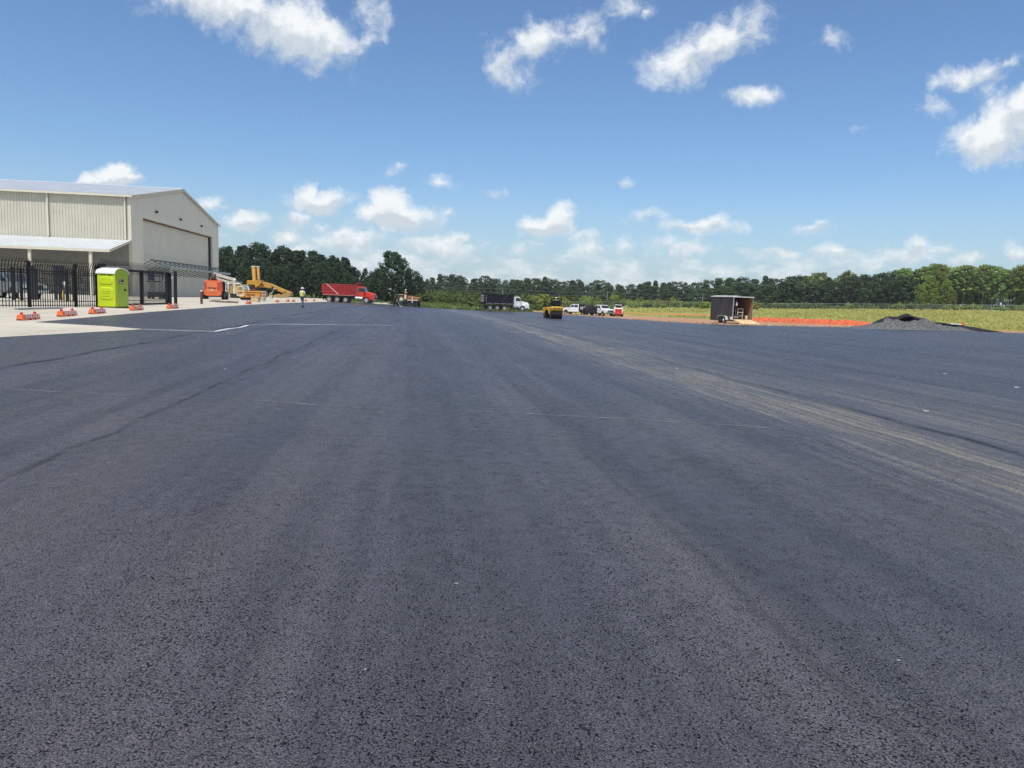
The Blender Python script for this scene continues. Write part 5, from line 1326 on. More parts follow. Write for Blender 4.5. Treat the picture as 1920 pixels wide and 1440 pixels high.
def heap():
    p = at(1106.5, 592, .02); t = thing('covered_load', 'bulky black trailer load with spiky top, standing between the two white pickups', 'trailer', p, 30)  # lumpy black covered load on small wheels
    r = random.Random(3); bm = bmesh.new(); bmesh.ops.create_icosphere(bm, subdivisions=4, radius=1.0)
    for v in bm.verts:
        c = v.co.copy(); k = 1 + .10 * math.sin(5 * c.x + 2 * c.z) + .08 * math.sin(7 * c.y + 3 * c.x)
        q = lambda a: math.copysign(abs(a) ** .62, a); k *= 1 + .05 * math.sin(11 * c.z + 9 * c.y)
        v.co = Vector((q(c.x) * 1.10 * k, q(c.y) * .9 * k, max(-.70, q(c.z)) * .80 * k + .88))
    me = bpy.data.meshes.new('load'); bm.to_mesh(me); bm.free(); me.materials.append(mat('black_sheeting', (.006, .005, .009), .6, bump=.6, bscale=6)); o = bpy.data.objects.new('load', me); col.objects.link(o); o.parent = t
    m = MB()
    for k in range(7): x = -.6 + k * .2; m.cyl((x, r.uniform(-.3, .3), 1.6), (x + r.uniform(-.1, .1), r.uniform(-.4, .4), 1.9 + r.uniform(0, .22)), .08, .02, 5)
    m.build('load_top', BLACKM, t)
    for x in (-1.0, .2):
        for s in (-1, 1): wheel(t, x, s * .95, .24, .2, s, WHITE)
heap()
def skid():
    p = at(1158.5, 593.6, .02); t = thing('skid_steer', 'red and white skid steer loader seen from the rear, beside the white pickup', 'skid steer', p, 84, scale=.95)
    b = MB(); b.prism([(-1.0, .45), (-1.15, .75), (-1.05, 1.45), (-.9, 1.55), (.9, 1.4), (1.2, .5)], -.62, .62); b.build('body', WHITE, t, bevel=.05)
    m = MB(); m.add([(-1.09, .62, .55), (-1.09, -.62, .55), (-1.19, -.60, .75), (-1.19, .60, .75)], [(0, 1, 2, 3)])
    m.box(-1.22, -1.06, -.56, .56, .62, 1.40); d = m.build('engine_door', mat('door_red', (.50, .012, .02), .4, coat=.3), t, bevel=.03)
    m = MB(); m.box(-1.232, -1.221, -.22, .22, 1.22, 1.30); m.box(-1.232, -1.221, -.30, .30, .72, .78); m.build('vent_mark', mat('door_mark', (.62, .2, .2), .5), d)
    m = MB()
    for s in (-1, 1): m.prism([(-1.2, .45), (-1.28, .8), (-1.1, 1.62), (-.9, 1.72), (1.3, 1.15), (1.3, .95), (-.85, 1.45), (-.98, .8), (-.95, .45)], *sorted((s * .64, s * .80)))
    m.build('lift_arm', mat('loader_white_red', (.70, .55, .50), .45, var=.15), t, bevel=.03)
    m = MB()
    for x in (-.55, .75):
        for s in (-1, 1): m.cyl((x, s * .55, 1.4), (x * .9, s * .52, 2.05), .05, n=6)
    m.box(-.75, .85, -.62, .62, 2.02, 2.12); cab = m.build('cab', WHITE, t)
    m = MB(); m.box(-.60, -.57, -.48, .48, 1.60, 2.0); m.build('rear_window', GLASS, cab)
    m = MB(); m.box(-.3, .1, -.3, .3, 1.4, 1.95); m.build('seat', BLACKM, cab)
    m = MB(); m.box(-.78, -.55, -.60, .60, 1.96, 2.02); m.build('roof_rim', BLACK, cab)
    for x in (-.62, .62):
        for s in (-1, 1): wheel(t, x, s * .74, .40, .3, s, WHITE)
    m = MB(); m.prism([(1.3, .1), (1.3, .75), (1.5, .8), (2.1, .12)], -.95, .95); m.build('bucket', BLACKM, t)
    m = MB(); m.box(-1.27, -1.0, -.75, .75, .40, .60); m.build('bumper', mat('rear_red', (.52, .06, .04), .5), t, bevel=.03)
skid()
# ------------------------------------------------------------------ box trailer
def trailer():
    p = at(1391, 607.3, .02); t = thing('cargo_trailer', 'black enclosed cargo trailer with white roof and its wooden ramp door lowered', 'trailer', p, 106)
    W = 1.12; L_ = 4.4; z0 = .42; z1 = 2.74
    SIDE = G('trailer_side'); tc = SIDE.N.new('ShaderNodeTexCoord'); sp = SIDE.N.new('ShaderNodeSeparateXYZ'); SIDE.L.new(tc.outputs['Object'], sp.inputs[0])
    n = SIDE.noise(SIDE.vec(SIDE.op('MULTIPLY', sp.outputs[0], 3.0), sp.outputs[1], SIDE.op('MULTIPLY', sp.outputs[2], .25)), 1.5, 5, .7)
    sm_ = SIDE.end(SIDE.mix(SIDE.ramp(n, .35, .65), (.014, .013, .016), (.045, .041, .042)), .55)
    b = MB()
    b.box(0, L_, W - .04, W, z0, z1); b.box(0, L_, -W, -W + .04, z0, z1); b.box(L_ - .04, L_, -W + .041, W - .041, z0, z1)
    k = .6
    sh = b.build('box', sm_, t)
    m = MB()
    for k in range(1, 8):
        x = k * .55; m.box(x, x + .03, W + .002, W + .012, z0 + .05, z1 - .05); m.box(x, x + .03, -W - .012, -W - .002, z0 + .05, z1 - .05)
    m.build('panel_seam', mat('seam_grey', (.10, .095, .1), .5), sh)
    m = MB(); m.box(.002, L_ - .05, W - .062, W - .042, z0 + .06, z1 - .02); m.box(.002, L_ - .05, -W + .042, -W + .062, z0 + .06, z1 - .02); m.box(L_ - .062, L_ - .042, -W + .063, W - .063, z0 + .06, z1 - .02); m.build('inner_lining', INWOOD, t)
    m = MB(); m.box(0, L_ - .05, -W + .041, W - .041, z0 - .06, z0 + .05); m.build('floor', INWOOD, t)
    rf = MB(); n = 8; vs = []
    for i in range(n + 1):
        y = -W - .05 + (2 * W + .1) * i / n; z = z1 + .05 + .10 * math.sin(math.pi * i / n)
        vs += [(-.10, y, z), (L_ + .06, y, z)]
    rf.add(vs, [(2*i, 2*i+1, 2*i+3, 2*i+2) for i in range(n)]); rf.add([(x, y, z1 + .0) for x, y, z in vs], [(2*i, 2*i+2, 2*i+3, 2*i+1) for i in range(n)])
    rf.box(-.11, -.06, -W - .05, W + .05, z1 - .03, z1 + .07); rf.box(-.06, L_ + .06, W + .03, W + .06, z1 - .02, z1 + .06); rf.box(-.06, L_ + .06, -W - .06, -W - .03, z1 - .02, z1 + .06)
    rf.build('roof', mat('trailer_roof', (.66, .68, .68), .4, .2), t)
    m = MB()
    for y0, y1 in ((W - .0, W + .045), (-W - .045, -W)):
        m.box(-.03, .05, y0, y1, z0 - .05, z1 - .03)
    m.build('door_frame', ALU, t)
    m = MB(); m.box(0, L_, -W - .02, W + .02, z0 - .18, z0 - .061); m.box(L_, L_ + 1.3, -.06, .06, z0 - .15, z0 - .03); m.build('chassis', BLACKM, t)
    m = MB(); m.cyl((L_ + .8, 0, -.0), (L_ + .8, 0, .7), .04, n=6); m.build('jack', ALU, t)
    for x in (1.35, 2.12):
        for s in (-1, 1): wheel(t, x, s * (W + .13), .34, .22, s, BLACKM if x > 2 else ALU)
    m = MB()
    for s in (-1, 1):
        a, c = sorted((s * (W + .003), s * (W + .28))); o = [(.85, .36), (.98, .66), (1.2, .76), (2.3, .76), (2.5, .66), (2.6, .40)]; i = [(x * .985 + .03, z - .035) for x, z in o]
        for k in range(5): m.prism([o[k], o[k+1], i[k+1], i[k]], a, c)
    m.build('fender', mat('fender_pale', (.60, .60, .56), .4, .3), t)
    m = MB(); m.box(-.02, .16, W + .05, W + .22, .42, .70); m.build('tail_lamp_box', OFFWH, t)
    m = MB(); m.cyl((.02, W + .07, .55), (.02, W + .07, 1.75), .022, n=6); m.box(0, .05, W + .04, W + .09, 1.7, 1.78); m.build('latch_rod', CHROME, t)
    # ramp
    R_ = MB(); a = math.asin((z0 - .03) / 1.75); cx, sx = math.cos(a), math.sin(a)
    R_.prism([(-.01, z0 + .02), (-1.75 * cx, .06), (-1.75 * cx - .3, .05), (-1.75 * cx - .3, .02), (-1.75 * cx, .02), (-.01, z0 - .05)], -W + .06, W - .06)
    rp = R_.build('ramp', mat('ramp_ply', (.60, .42, .24), .75, var=.22, vscale=1.6), t)
    m = MB(); m.prism([(-.012, z0 + .03), (-1.75 * cx, .075), (-1.75 * cx, .01), (-.012, z0 - .06)], W - .058, W - .02); m.prism([(-.012, z0 + .03), (-1.75 * cx, .075), (-1.75 * cx, .01), (-.012, z0 - .06)], -W + .02, -W + .058); m.build('ramp_edge', mat('ramp_edge_pale', (.52, .40, .26), .7), rp)
    # load inside: things of their own
    Rm = Matrix.Translation(p) @ Matrix.Rotation(rad(106), 4, 'Z')
    def inside(name, label, cat, x, y): return thing(name, label, cat, Rm @ Vector((x, y, z0 + .05)), 106)
    c = inside('frame_rack', 'pale wooden rack with two openings standing inside the black trailer', 'rack', .55, -.05)
    m = MB()
    for y in (-.34, .26): m.box(-.05, .05, y, y + .09, 0, 1.12)
    for z in (.30, .66, 1.04): m.box(-.05, .05, -.25, .26, z, z + .08)
    m.build('frame', mat('rack_tan', (.46, .38, .30), .7), c); m = MB(); m.box(.06, .5, -.34, .35, 0, 1.1); m.build('bin', BLACKM, c)
    c = inside('bucket', 'cream plastic bucket by the right inner wall of the trailer', 'bucket', .35, -.70)
    m = MB(); m.cyl((0, 0, 0), (0, 0, .38), .14, .17, 14); m.build('pail', mat('bucket_cream', (.62, .54, .34), .5), c, True); m = MB(); m.cyl((0, 0, .38), (0, 0, .40), .18, n=14); m.build('rim', OFFWH, c)
    c = inside('machine', 'small dark machine with a steel front low inside the trailer', 'machine', .45, .55)
    m = MB(); m.box(-.2, .5, -.35, .35, .06, .42); m.build('housing', BLACKM, c, bevel=.03); m = MB(); m.box(-.23, -.201, -.25, .28, .1, .3); m.build('front_plate', CHROME2, c); m = MB(); m.cyl((.0, .0, .4), (-.1, .05, 1.35), .025, n=5); m.build('handle', CHROME2, c)
    c = inside('hanging_sack', 'white sack hanging in the upper left corner of the trailer opening', 'sack', .25, .62)
    m = MB(); m.ball((0, 0, 1.55), .10, .12, .22, 10, 7); m.cyl((0, 0, 1.72), (0, 0, 1.93), .015, n=5); m.build('cloth', WHITE, c, True)
trailer()
# ------------------------------------------------------------------ clods, gravel heap, silt fabric, pipe, orange fence
def fbm2(x, y, s=1.0):
    return (math.sin(x * 1.7 * s + 1.3 * math.sin(y * 1.1 * s)) + .6 * math.sin(y * 3.1 * s + x * 2.3 * s) + .4 * math.sin(x * 6.7 * s - y * 5.3 * s) + .25 * math.sin(x * 13.1 * s + y * 11.7 * s)) / 2.25
def lump(b, p, r, rr, m=0):
    n = 6; vs = [(p.x, p.y, p.z + r * rr.uniform(.5, .95))]; 
    for j in range(2):
        k = (.62, 1.0)[j]
        for i in range(n):
            a = 2 * math.pi * (i + .5 * j) / n; q = r * k * rr.uniform(.75, 1.25); vs.append((p.x + q * math.cos(a), p.y + q * math.sin(a), p.z + (r * rr.uniform(.35, .6) if j == 0 else -.03)))
    fs = [(0, 1 + i, 1 + (i + 1) % n) for i in range(n)] + [(1 + i, 1 + n + i, 1 + n + (i + 1) % n, 1 + (i + 1) % n) for i in range(n)]
    b.add(vs, fs, m)
def clods():
    r = random.Random(21); b = MB()
    for k in range(1500):
        t = r.random() ** .8; i = 3 + t * 15; j = int(i); f = i - j
        A = edge[j].lerp(edge[min(j + 1, len(edge) - 1)], f); s = abs(r.gauss(0, 1)) * 1.6
        q = A * (1 + (s + .25) / A.length); q.z = gz(q.x, q.y) + .02
        lump(b, q, r.choice((.05, .07, .09, .13, .2)) * r.uniform(.7, 1.3), r, 0 if r.random() < .72 else 1)
    o = b.build('dirt_clods', [DIRT, mat('grey_rubble', (.30, .27, .23), .9, var=.3)]); o['kind'] = 'stuff'
clods()
def gravel():
    a = at(1604, 615.8, ZA); c = at(1844, 622, ZA); d = (c - a); L_ = d.length; d.normalize(); n = Vector((-d.y, d.x, 0))
    def hgt(s, v):                       # s along 0..1, v depth 0..1
        px = 1604 + 240 * s
        ridge = lerp_tab([(1604, .0), (1622, .16), (1640, .22), (1660, .60), (1678, .98), (1692, 1.0), (1706, .80), (1718, .84), (1735, 1.02), (1755, .96), (1772, .70), (1790, .62), (1805, .40), (1818, .46), (1832, .22), (1844, 0)], px)
        prof = sm(0, .52, v) * (1 - .55 * sm(.6, 1.0, v))
        return max(0, ridge * prof * (1 + .24 * fbm2(s * 13, v * 5) + .12 * fbm2(s * 37, v * 15)) )
    nx, ny = 110, 34; D = 3.6; b = MB(); r = random.Random(2)
    O = a.copy()
    def W(s, v, h): q = a + d * (s * L_) + n * (v * D - .35); return (q.x - O.x, q.y - O.y, gz(q.x, q.y) + .03 + h - O.z)
    b.v = [W(i / nx, j / ny, hgt(i / nx, j / ny) + (r.uniform(-.025, .025) if 0 < i < nx and j > 0 else -.05)) for j in range(ny + 1) for i in range(nx + 1)]
    for j in range(ny):
        for i in range(nx): k = j * (nx + 1) + i; b.f.append((k, k + 1, k + nx + 2, k + nx + 1)); b.m.append(0)
    t = b.build('gravel_heap', GRAVEL); t.location = O; tag(t, 'low grey gravel heap at the right edge of the asphalt', 'gravel heap')
    m = MB()
    for k in range(420):
        s = r.random(); v = r.random() * .75; p = Vector(W(s, v, hgt(s, v))); lump(m, p, r.uniform(.03, .075), r)
    st = m.build('loose_stones', mat('stone_grey', (.20, .20, .20), .85, var=.4, vscale=6), t); st['kind'] = 'stuff'
    # black silt fabric slumped along the crest
    f = MB(); K = 90; vs = []
    for i in range(K + 1):
        px = 1648 + (1872 - 1648) * i / K; s = (px - 1604) / 240
        hh = lerp_tab([(1648, .22), (1665, .72), (1682, 1.04), (1702, 1.02), (1712, 1.24), (1722, 1.34), (1730, 1.16), (1750, .98), (1776, .66), (1800, .60), (1822, .46), (1838, .34), (1872, .06)], px) * 1.16
        w = .05 * fbm2(s * 30, 1); sc = min(s, 1.0)
        v0 = .50 - .05 * math.sin(s * 9) if s < .82 else .50 - (s - .82) * 1.6
        q = [(v0 - .05 - .03 * fbm2(s * 17, 4), max(.02, hh * .80 + w)), (v0, hh * .93 + w), (v0 + .07, hh + w * .5), (v0 + .16, hh * .86), (v0 + .34, max(.0, hh * .3)), (v0 + .42, 0)]
        if s > .86: q[0] = (v0 - .10, .02); q[1] = (v0 - .03, hh * .7)
        for v, h in q: vs.append(W(s, v, h + .03))
    b2 = f.add(vs, [(i*6+j, (i+1)*6+j, (i+1)*6+j+1, i*6+j+1) for i in range(K) for j in range(5)])
    o = f.build('silt_fabric', mat('black_fabric', (.006, .006, .008), .85, bump=.5, bscale=4, var=.4), None, True); o.location = O
    sd = o.modifiers.new('thickness', 'SOLIDIFY'); sd.thickness = .02
    tag(o, 'black fabric sheet draped along the crest of the grey gravel heap', 'fabric')
    p0 = Vector(W((1783 - 1604) / 240, .50, .68)) + O; p1 = Vector(W((1824 - 1604) / 240, .50, .62)) + O
    t = thing('plastic_pipe', 'white pipe with an orange end lying on top of the gravel heap', 'pipe', p0); e = p1 - p0
    m = MB(); m.cyl((0, 0, 0), e, .055, n=10); m.build('tube', WHITE, t, True)
    m = MB(); m.cyl(e * .97, e * 1.06, .10, .13, 10); m.ball(e * 1.05 + Vector((0, 0, -.06)), .13, .12, .2, 10, 6); m.ball(e * 1.02 + Vector((0, 0, .14)), .10, .1, .15, 8, 5); m.build('end_fitting', mat('fitting_orange', (.65, .12, .03), .5), t, True)
    # small plank left of the heap
    p = at(1597, 612.8, .03); t = thing('scrap_board', 'pale scrap board lying on the dirt left of the gravel heap', 'board', p, 8); m = MB(); m.box(-.5, .35, -.12, .12, 0, .09); m.build('plank', OFFWH, t); m = MB(); m.box(.36, 1.0, -.15, .15, 0, .1); m.build('dark_end', BLACKM, t)
    p = at(1397, 611.6, .03); t = thing('scrap_plank', 'dark narrow plank lying on the dirt before the trailer ramp', 'plank', p, 3); m = MB(); m.box(-.35, .35, -.06, .06, 0, .06); m.build('plank', BLACKM, t)
    p = at(1254, 582, .03)
gravel()
def orange_fence():
    A = at(1404, 603, .02); B_ = at(1662, 613.6, .02); A.y += 2.2; B_.y += 1.2
    A = Vector((A.x, A.y, gz(A.x, A.y))); d = B_ - A; d.z = 0; L_ = d.length; d.normalize(); n = Vector((-d.y, d.x, 0)); K = 150; f = MB(); vs = []
    for i in range(K + 1):
        s = i / K; q0 = A + d * (s * L_); h = lerp_tab([(0, .55), (.3, .56), (.55, .58), (.8, .60), (.92, .5), (1, .12)], s) * (1 + .13 * fbm2(s * 19, 2)); w = .12 * fbm2(s * 25, 5)
        for v, k in ((-.42, .0), (-.30, .30), (-.16, .72), (.0, 1.0), (.18, .8), (.4, .3), (.5, 0)):
            q = q0 + n * (v * 1.1 + w + .05 * fbm2(s * 70, v * 9)); vs.append((q.x - A.x, q.y - A.y, gz(q.x, q.y) + .01 + h * k * (1 + .06 * fbm2(s * 30, v * 6)) - A.z))
    f.add(vs, [(i*7+j, (i+1)*7+j, (i+1)*7+j+1, i*7+j+1) for i in range(K) for j in range(6)])
    o = f.build('safety_fence', mat('safety_orange', (.55, .108, .036), .75, var=.5, vscale=3.5, bump=1.0, bscale=9), None, True); o.location = A
    tag(o, 'bright orange safety fencing slumped in a long low ridge between trailer and gravel heap', 'safety fence')
orange_fence()
# small litter on the mat
LIT = mat('litter_white', (.50, .50, .48), .8, var=.3)
for k, (px, py, s, lab) in enumerate([(1269, 691, .10, 'white scrap lying on the dusty strip right of centre'), (1772, 701, .10, 'white scrap on the asphalt before the gravel heap'), (1906, 727, .16, 'long white scrap at the right edge of the asphalt'), (1736, 771, .10, 'pale scrap beside the dark joint on the right'), (422, 692, .05, 'small white chip on the left of the asphalt'), (778, 684, .035, 'tiny white chip near the asphalt centre, the upper one'), (787, 706, .035, 'tiny white chip near the asphalt centre, the lower one'), (685, 1255, .018, 'bright stone chip in the near foreground left of centre'), (1685, 1238, .022, 'pale stone chip beside the open-textured patch on the right'), (856, 1094, .03, 'pale wood splinter in the middle foreground')]):
    p = at(px, py, ZA); m = MB(); r = random.Random(k)
    s *= .42 if k < 5 else .30; m.box(-s, s, -s * .35, s * .35, 0, s * .25, Matrix.Rotation(r.uniform(-.5, .5), 4, 'Z')); o = m.build('litter', LIT, bevel=s * .05); o.location = p; tag(o, lab, 'litter', 'white scraps on the asphalt')
# ------------------------------------------------------------------ vegetation
def leaf_mat(name, a, b, trans=.25):
    g = G(name)
    tc = g.N.new('ShaderNodeTexCoord'); oi = g.N.new('ShaderNodeObjectInfo')
    n = g.noise(tc.outputs['Object'], .55, 4, .6); n2 = g.noise(tc.outputs['Object'], 4.0, 3, .6)
    c = g.mix(g.ramp(g.op('ADD', g.op('MULTIPLY', n, .7), g.op('MULTIPLY', n2, .3)), .36, .64), a, b)
    hs = g.N.new('ShaderNodeHueSaturation'); g.L.new(c, hs.inputs['Color'])
    g.L.new(g.op('MULTIPLY_ADD', oi.outputs['Random'], .5, .75), hs.inputs['Value']); g.L.new(g.op('MULTIPLY_ADD', oi.outputs['Random'], .05, .475), hs.inputs['Hue'])
    g.L.new(hs.outputs[0], g.b.inputs['Base Color']); g.b.inputs['Roughness'].default_value = .65; g.b.inputs['Specular IOR Level'].default_value = .25
    t = g.N.new('ShaderNodeBsdfTranslucent'); g.L.new(hs.outputs[0], t.inputs[0]); ms = g.N.new('ShaderNodeMixShader'); ms.inputs[0].default_value = trans
    g.L.new(g.b.outputs[0], ms.inputs[1]); g.L.new(t.outputs[0], ms.inputs[2]); g.L.new(ms.outputs[0], g.N['Material Output'].inputs[0])
    return g.m
LEAF_D = leaf_mat('leaf_dark', (.022, .044, .021), (.056, .090, .034))
LEAF_M = leaf_mat('leaf_mid', (.115, .18, .040), (.25, .32, .08))
LEAF_F = leaf_mat('leaf_far', (.040, .072, .032), (.090, .130, .050))
LEAF_L = leaf_mat('leaf_light', (.13, .18, .025), (.27, .31, .055), .3)
LEAF_B = leaf_mat('leaf_brush', (.055, .085, .018), (.12, .15, .035), .3)
BARK = mat('bark_brown', (.075, .055, .042), .9, var=.35, vscale=3); BARKP = mat('bark_pale', (.17, .145, .115), .9, var=.3, vscale=3)
def tree_proto(seed, H, cb, shape, ncl, per, leaf, rc, lm, bark, name='tree', lean=.0):
    """unit tree of height H: crown from cb*H up; shape(t) gives the radius along the crown"""
    r = random.Random(seed); t = thing(name, 'x', 'tree'); trunk = MB(); x = y = 0; pts = [(0, 0, -.4)]; n = 6
    for i in range(1, n + 1): x += r.uniform(-.12, .12) + lean; y += r.uniform(-.12, .12); pts.append((x, y, H * .92 * i / n))
    R0 = .016 * H; trunk.tube(pts, [R0 * (1 - .85 * i / n) for i in range(n + 1)], 7)
    cl = []; k = 0; golden = 2.39996
    for i in range(ncl):
        f = ((i + r.random()) / ncl); z = H * (cb + (1 - cb) * f); Rm = shape(f) * H; q = Rm * math.sqrt(r.uniform(.12, 1.0)); a = i * golden + r.uniform(-.5, .5)
        tz = max(0, min(n - .01, z / (H * .92) * n)); j = int(tz); ax, ay = pts[j][0], pts[j][1]
        c = Vector((ax + q * math.cos(a), ay + q * math.sin(a), z)); cl.append((c, rc * H * r.uniform(.65, 1.25)))
        if r.random() < .5 and q > .05 * H: trunk.cyl((ax, ay, max(.1, z - q * .55)), c, R0 * .22, R0 * .06, 4, caps=False)
    b = MB(); ls = leaf
    for c, q in cl:
        fl = r.uniform(.55, .85)
        for _ in range(per):
            d = Vector((r.gauss(0, 1), r.gauss(0, 1), r.gauss(0, 1))).normalized(); p = c + Vector((d.x, d.y, d.z * fl)) * q * r.uniform(.45, 1.05) ** .6
            nrm = (d * .8 + Vector((r.uniform(-1, 1), r.uniform(-1, 1), r.uniform(-.3, 1.2)))).normalized(); u = nrm.orthogonal().normalized(); u.rotate(Matrix.Rotation(r.uniform(0, 6.3), 3, nrm)); v = nrm.cross(u)
            s = ls * r.uniform(.55, 1.35); w = s * r.uniform(.4, .8)
            b.add([p - u * s, p + v * w, p + u * s, p - v * w], [(0, 1, 2, 3)])
    b.build('crown', lm, t); trunk.build('trunk', bark, t, True); return t
PIN = lambda f: .02 + .15 * math.sin(math.pi * min(1, f * .93 + .06)) ** .7 * (1 - .35 * f)
RND = lambda f: .03 + .23 * math.sin(math.pi * (.08 + .90 * f)) ** .6
CON = lambda f: .03 + .20 * (1 - f) ** .75 * min(1, f * 5 + .35)
BRO = lambda f: .04 + .26 * math.sin(math.pi * (.18 + .80 * f)) ** .65
OVA = lambda f: .02 + .20 * math.sin(math.pi * (.10 + .86 * f)) ** .7 * (1 - .2 * f)
protos = {}
def P_(k, *a, **kw): protos[k] = tree_proto(*a, **kw)
P_('pineA', 1, 12, .22, PIN, 60, 70, .20, .055, LEAF_D, BARK, 'pine_tree')
P_('pineB', 2, 12, .30, PIN, 46, 70, .20, .052, LEAF_D, BARK, 'pine_tree')
P_('pineC', 3, 12, .10, CON, 64, 70, .20, .055, LEAF_D, BARK, 'pine_tree')
P_('roundA', 4, 12, .10, RND, 80, 70, .20, .065, LEAF_D, BARK, 'broadleaf_tree')
P_('roundB', 5, 12, .08, BRO, 84, 66, .20, .068, LEAF_D, BARK, 'broadleaf_tree')
for q, kk in enumerate(('pineA', 'pineC', 'roundA', 'roundB')):
    P_('far_' + kk, 21 + q, 12, (.2, .08, .1, .08)[q], (PIN, CON, RND, BRO)[q], 64, 62, .22, .064, LEAF_F, BARK, 'pine_tree' if q < 2 else 'broadleaf_tree')
P_('lightA', 6, 12, .14, RND, 80, 70, .17, .060, LEAF_M, BARKP, 'broadleaf_tree')
P_('lightB', 7, 12, .34, OVA, 54, 70, .17, .055, LEAF_M, BARKP, 'broadleaf_tree')
P_('lightC', 8, 12, .22, BRO, 70, 70, .17, .056, LEAF_M, BARKP, 'broadleaf_tree')
P_('yellow', 9, 12, .04, OVA, 80, 70, .16, .056, LEAF_L, BARKP, 'broadleaf_tree')
P_('hero', 10, 12, .03, lambda f: .06 + .20 * math.sin(math.pi * (.12 + .85 * f)) ** .55 * (1.0 - .12 * f), 150, 90, .17, .055, LEAF_D, BARK, 'broadleaf_tree')
P_('sparse', 11, 12, .55, PIN, 26, 66, .17, .058, LEAF_M, BARKP, 'pine_tree')
used = set()
tr = random.Random(77)
def where(px):
    for lim, ph in ((440, 'behind the orange boom lift'), (500, 'behind the excavator cylinders'), (560, 'behind the walking worker'), (640, 'behind the red truck bed'), (830, 'behind the paver'), (905, 'beyond the green bank'), (995, 'behind the black dump truck'), (1060, 'behind the yellow roller'), (1175, 'behind the white pickups'), (1330, 'between skid steer and trailer'), (1420, 'behind the black trailer'), (1560, 'beyond the orange fencing'), (1660, 'past the orange fencing'), (1760, 'behind the gravel crest'), (1840, 'behind the white pipe'), (3000, "past the fabric's low end")):
        if px < lim: return ph
def plant(kind, px, top, Y, label, group, fat=1.0, name=None):
    b = base_at(px, Y); q = at_depth(px, top, Y); H = max(2.5, q.z - b.z)
    pr = protos[kind]
    if kind in used: o = copy_tree(pr)
    else: o = pr; used.add(kind)
    s = H / 12.3; o.location = b; o.rotation_euler = (0, 0, tr.uniform(0, 6.28)); w = s * fat * tr.uniform(.9, 1.15); o.scale = (w, w, s)
    tag(o, label, 'tree', group); return o
SIL = [(398,466),(411,465),(424,463),(433,461),(448,458),(458,458),(469,463),(480,453),(489,457),(503,469),(512,472),(520,464),(529,460),(540,465),(551,467),(559,468),(567,466),(580,469),(592,467),(600,474),(608,479),(616,481),(624,478),(632,480),(641,479),(648,482),(656,490),(664,499),(673,505),(684,500),(695,507),(706,502),(718,496)]
LW = 'trees of the dark wood behind the excavator and red truck'
for i, (px, top) in enumerate(SIL):
    for row in range(2):
        x = px + tr.uniform(-3, 3) + row * 5; Y = (172 if row == 0 else 158) + tr.uniform(-6, 6); tp = top + tr.uniform(0, 3) if row == 0 else top + tr.uniform(14, 38)
        kind = tr.choice(('pineA', 'pineB', 'pineC', 'roundA')) if row == 0 else tr.choice(('pineC', 'roundA', 'roundB'))
        plant(kind, x, tp, Y, ('tall dark green tree in the dense wood ' if row == 0 else 'lower dark tree at the front of the dense wood ') + where(px), LW, 1.0 if kind != 'pineB' else 1.1)
plant('hero', 735, 470.5, 150, 'tall dark tree with full rounded crown standing out behind the asphalt paver', None, 1.12)
for px, top, Y, k in ((711, 506, 152, 'roundB'), (722, 520, 147, 'roundB'), (754, 485, 165, 'roundA'), (766, 503, 168, 'pineC'), (776, 508, 172, 'roundA'), (786, 517, 190, 'roundB'), (700, 522, 150, 'roundA'), (685, 524, 152, 'roundB'), (667, 520, 150, 'roundB')):
    plant(k, px, top, Y, 'dark lower tree crowding round the foot of the tall round tree', 'lower trees round the tall round tree')
FAR = [(790,519),(800,522),(812,521),(826,514),(836,516),(848,512),(858,516),(870,518),(884,521),(896,519),(908,515),(920,520),(930,520),(945,524),(958,522),(968,522),(980,523),(990,521),(999,519),(1008,522),(1017,519),(1030,521),(1040,525),(1052,526),(1064,525),(1078,525),(1088,530),(1096,536),(1107,531),(1118,530),(1127,526),(1136,528),(1144,533),(1157,532),(1165,536),(1173,541),(1184,533),(1196,530),(1206,528),(1218,528),(1230,527),(1242,529),(1254,527),(1270,525),(1284,529),(1302,527),(1316,529),(1330,524),(1345,522),(1356,524),(1366,521),(1378,523),(1389,521),(1400,530),(1413,521),(1430,518),(1444,521),(1460,520),(1475,516)]
for i, (px, top) in enumerate(FAR):
    far = px < 1190; Y0 = 330 if far else 330 - (px - 1190) * .22
    for row in range(2):
        x = px + tr.uniform(-3, 3) + row * 6; Y = Y0 + tr.uniform(-10, 10) - row * 22; tp = top + tr.uniform(-1.5, 2.5) if row == 0 else top + tr.uniform(7, 17)
        plant('far_' + tr.choice(('pineA', 'roundA', 'roundB', 'pineC', 'roundB')), x, tp, Y, ('skyline tree in the distant treeline ' if row == 0 else 'lower tree below the distant skyline ') + where(px), 'trees of the distant treeline', 2.1 if row else tr.uniform(1.0, 1.7))
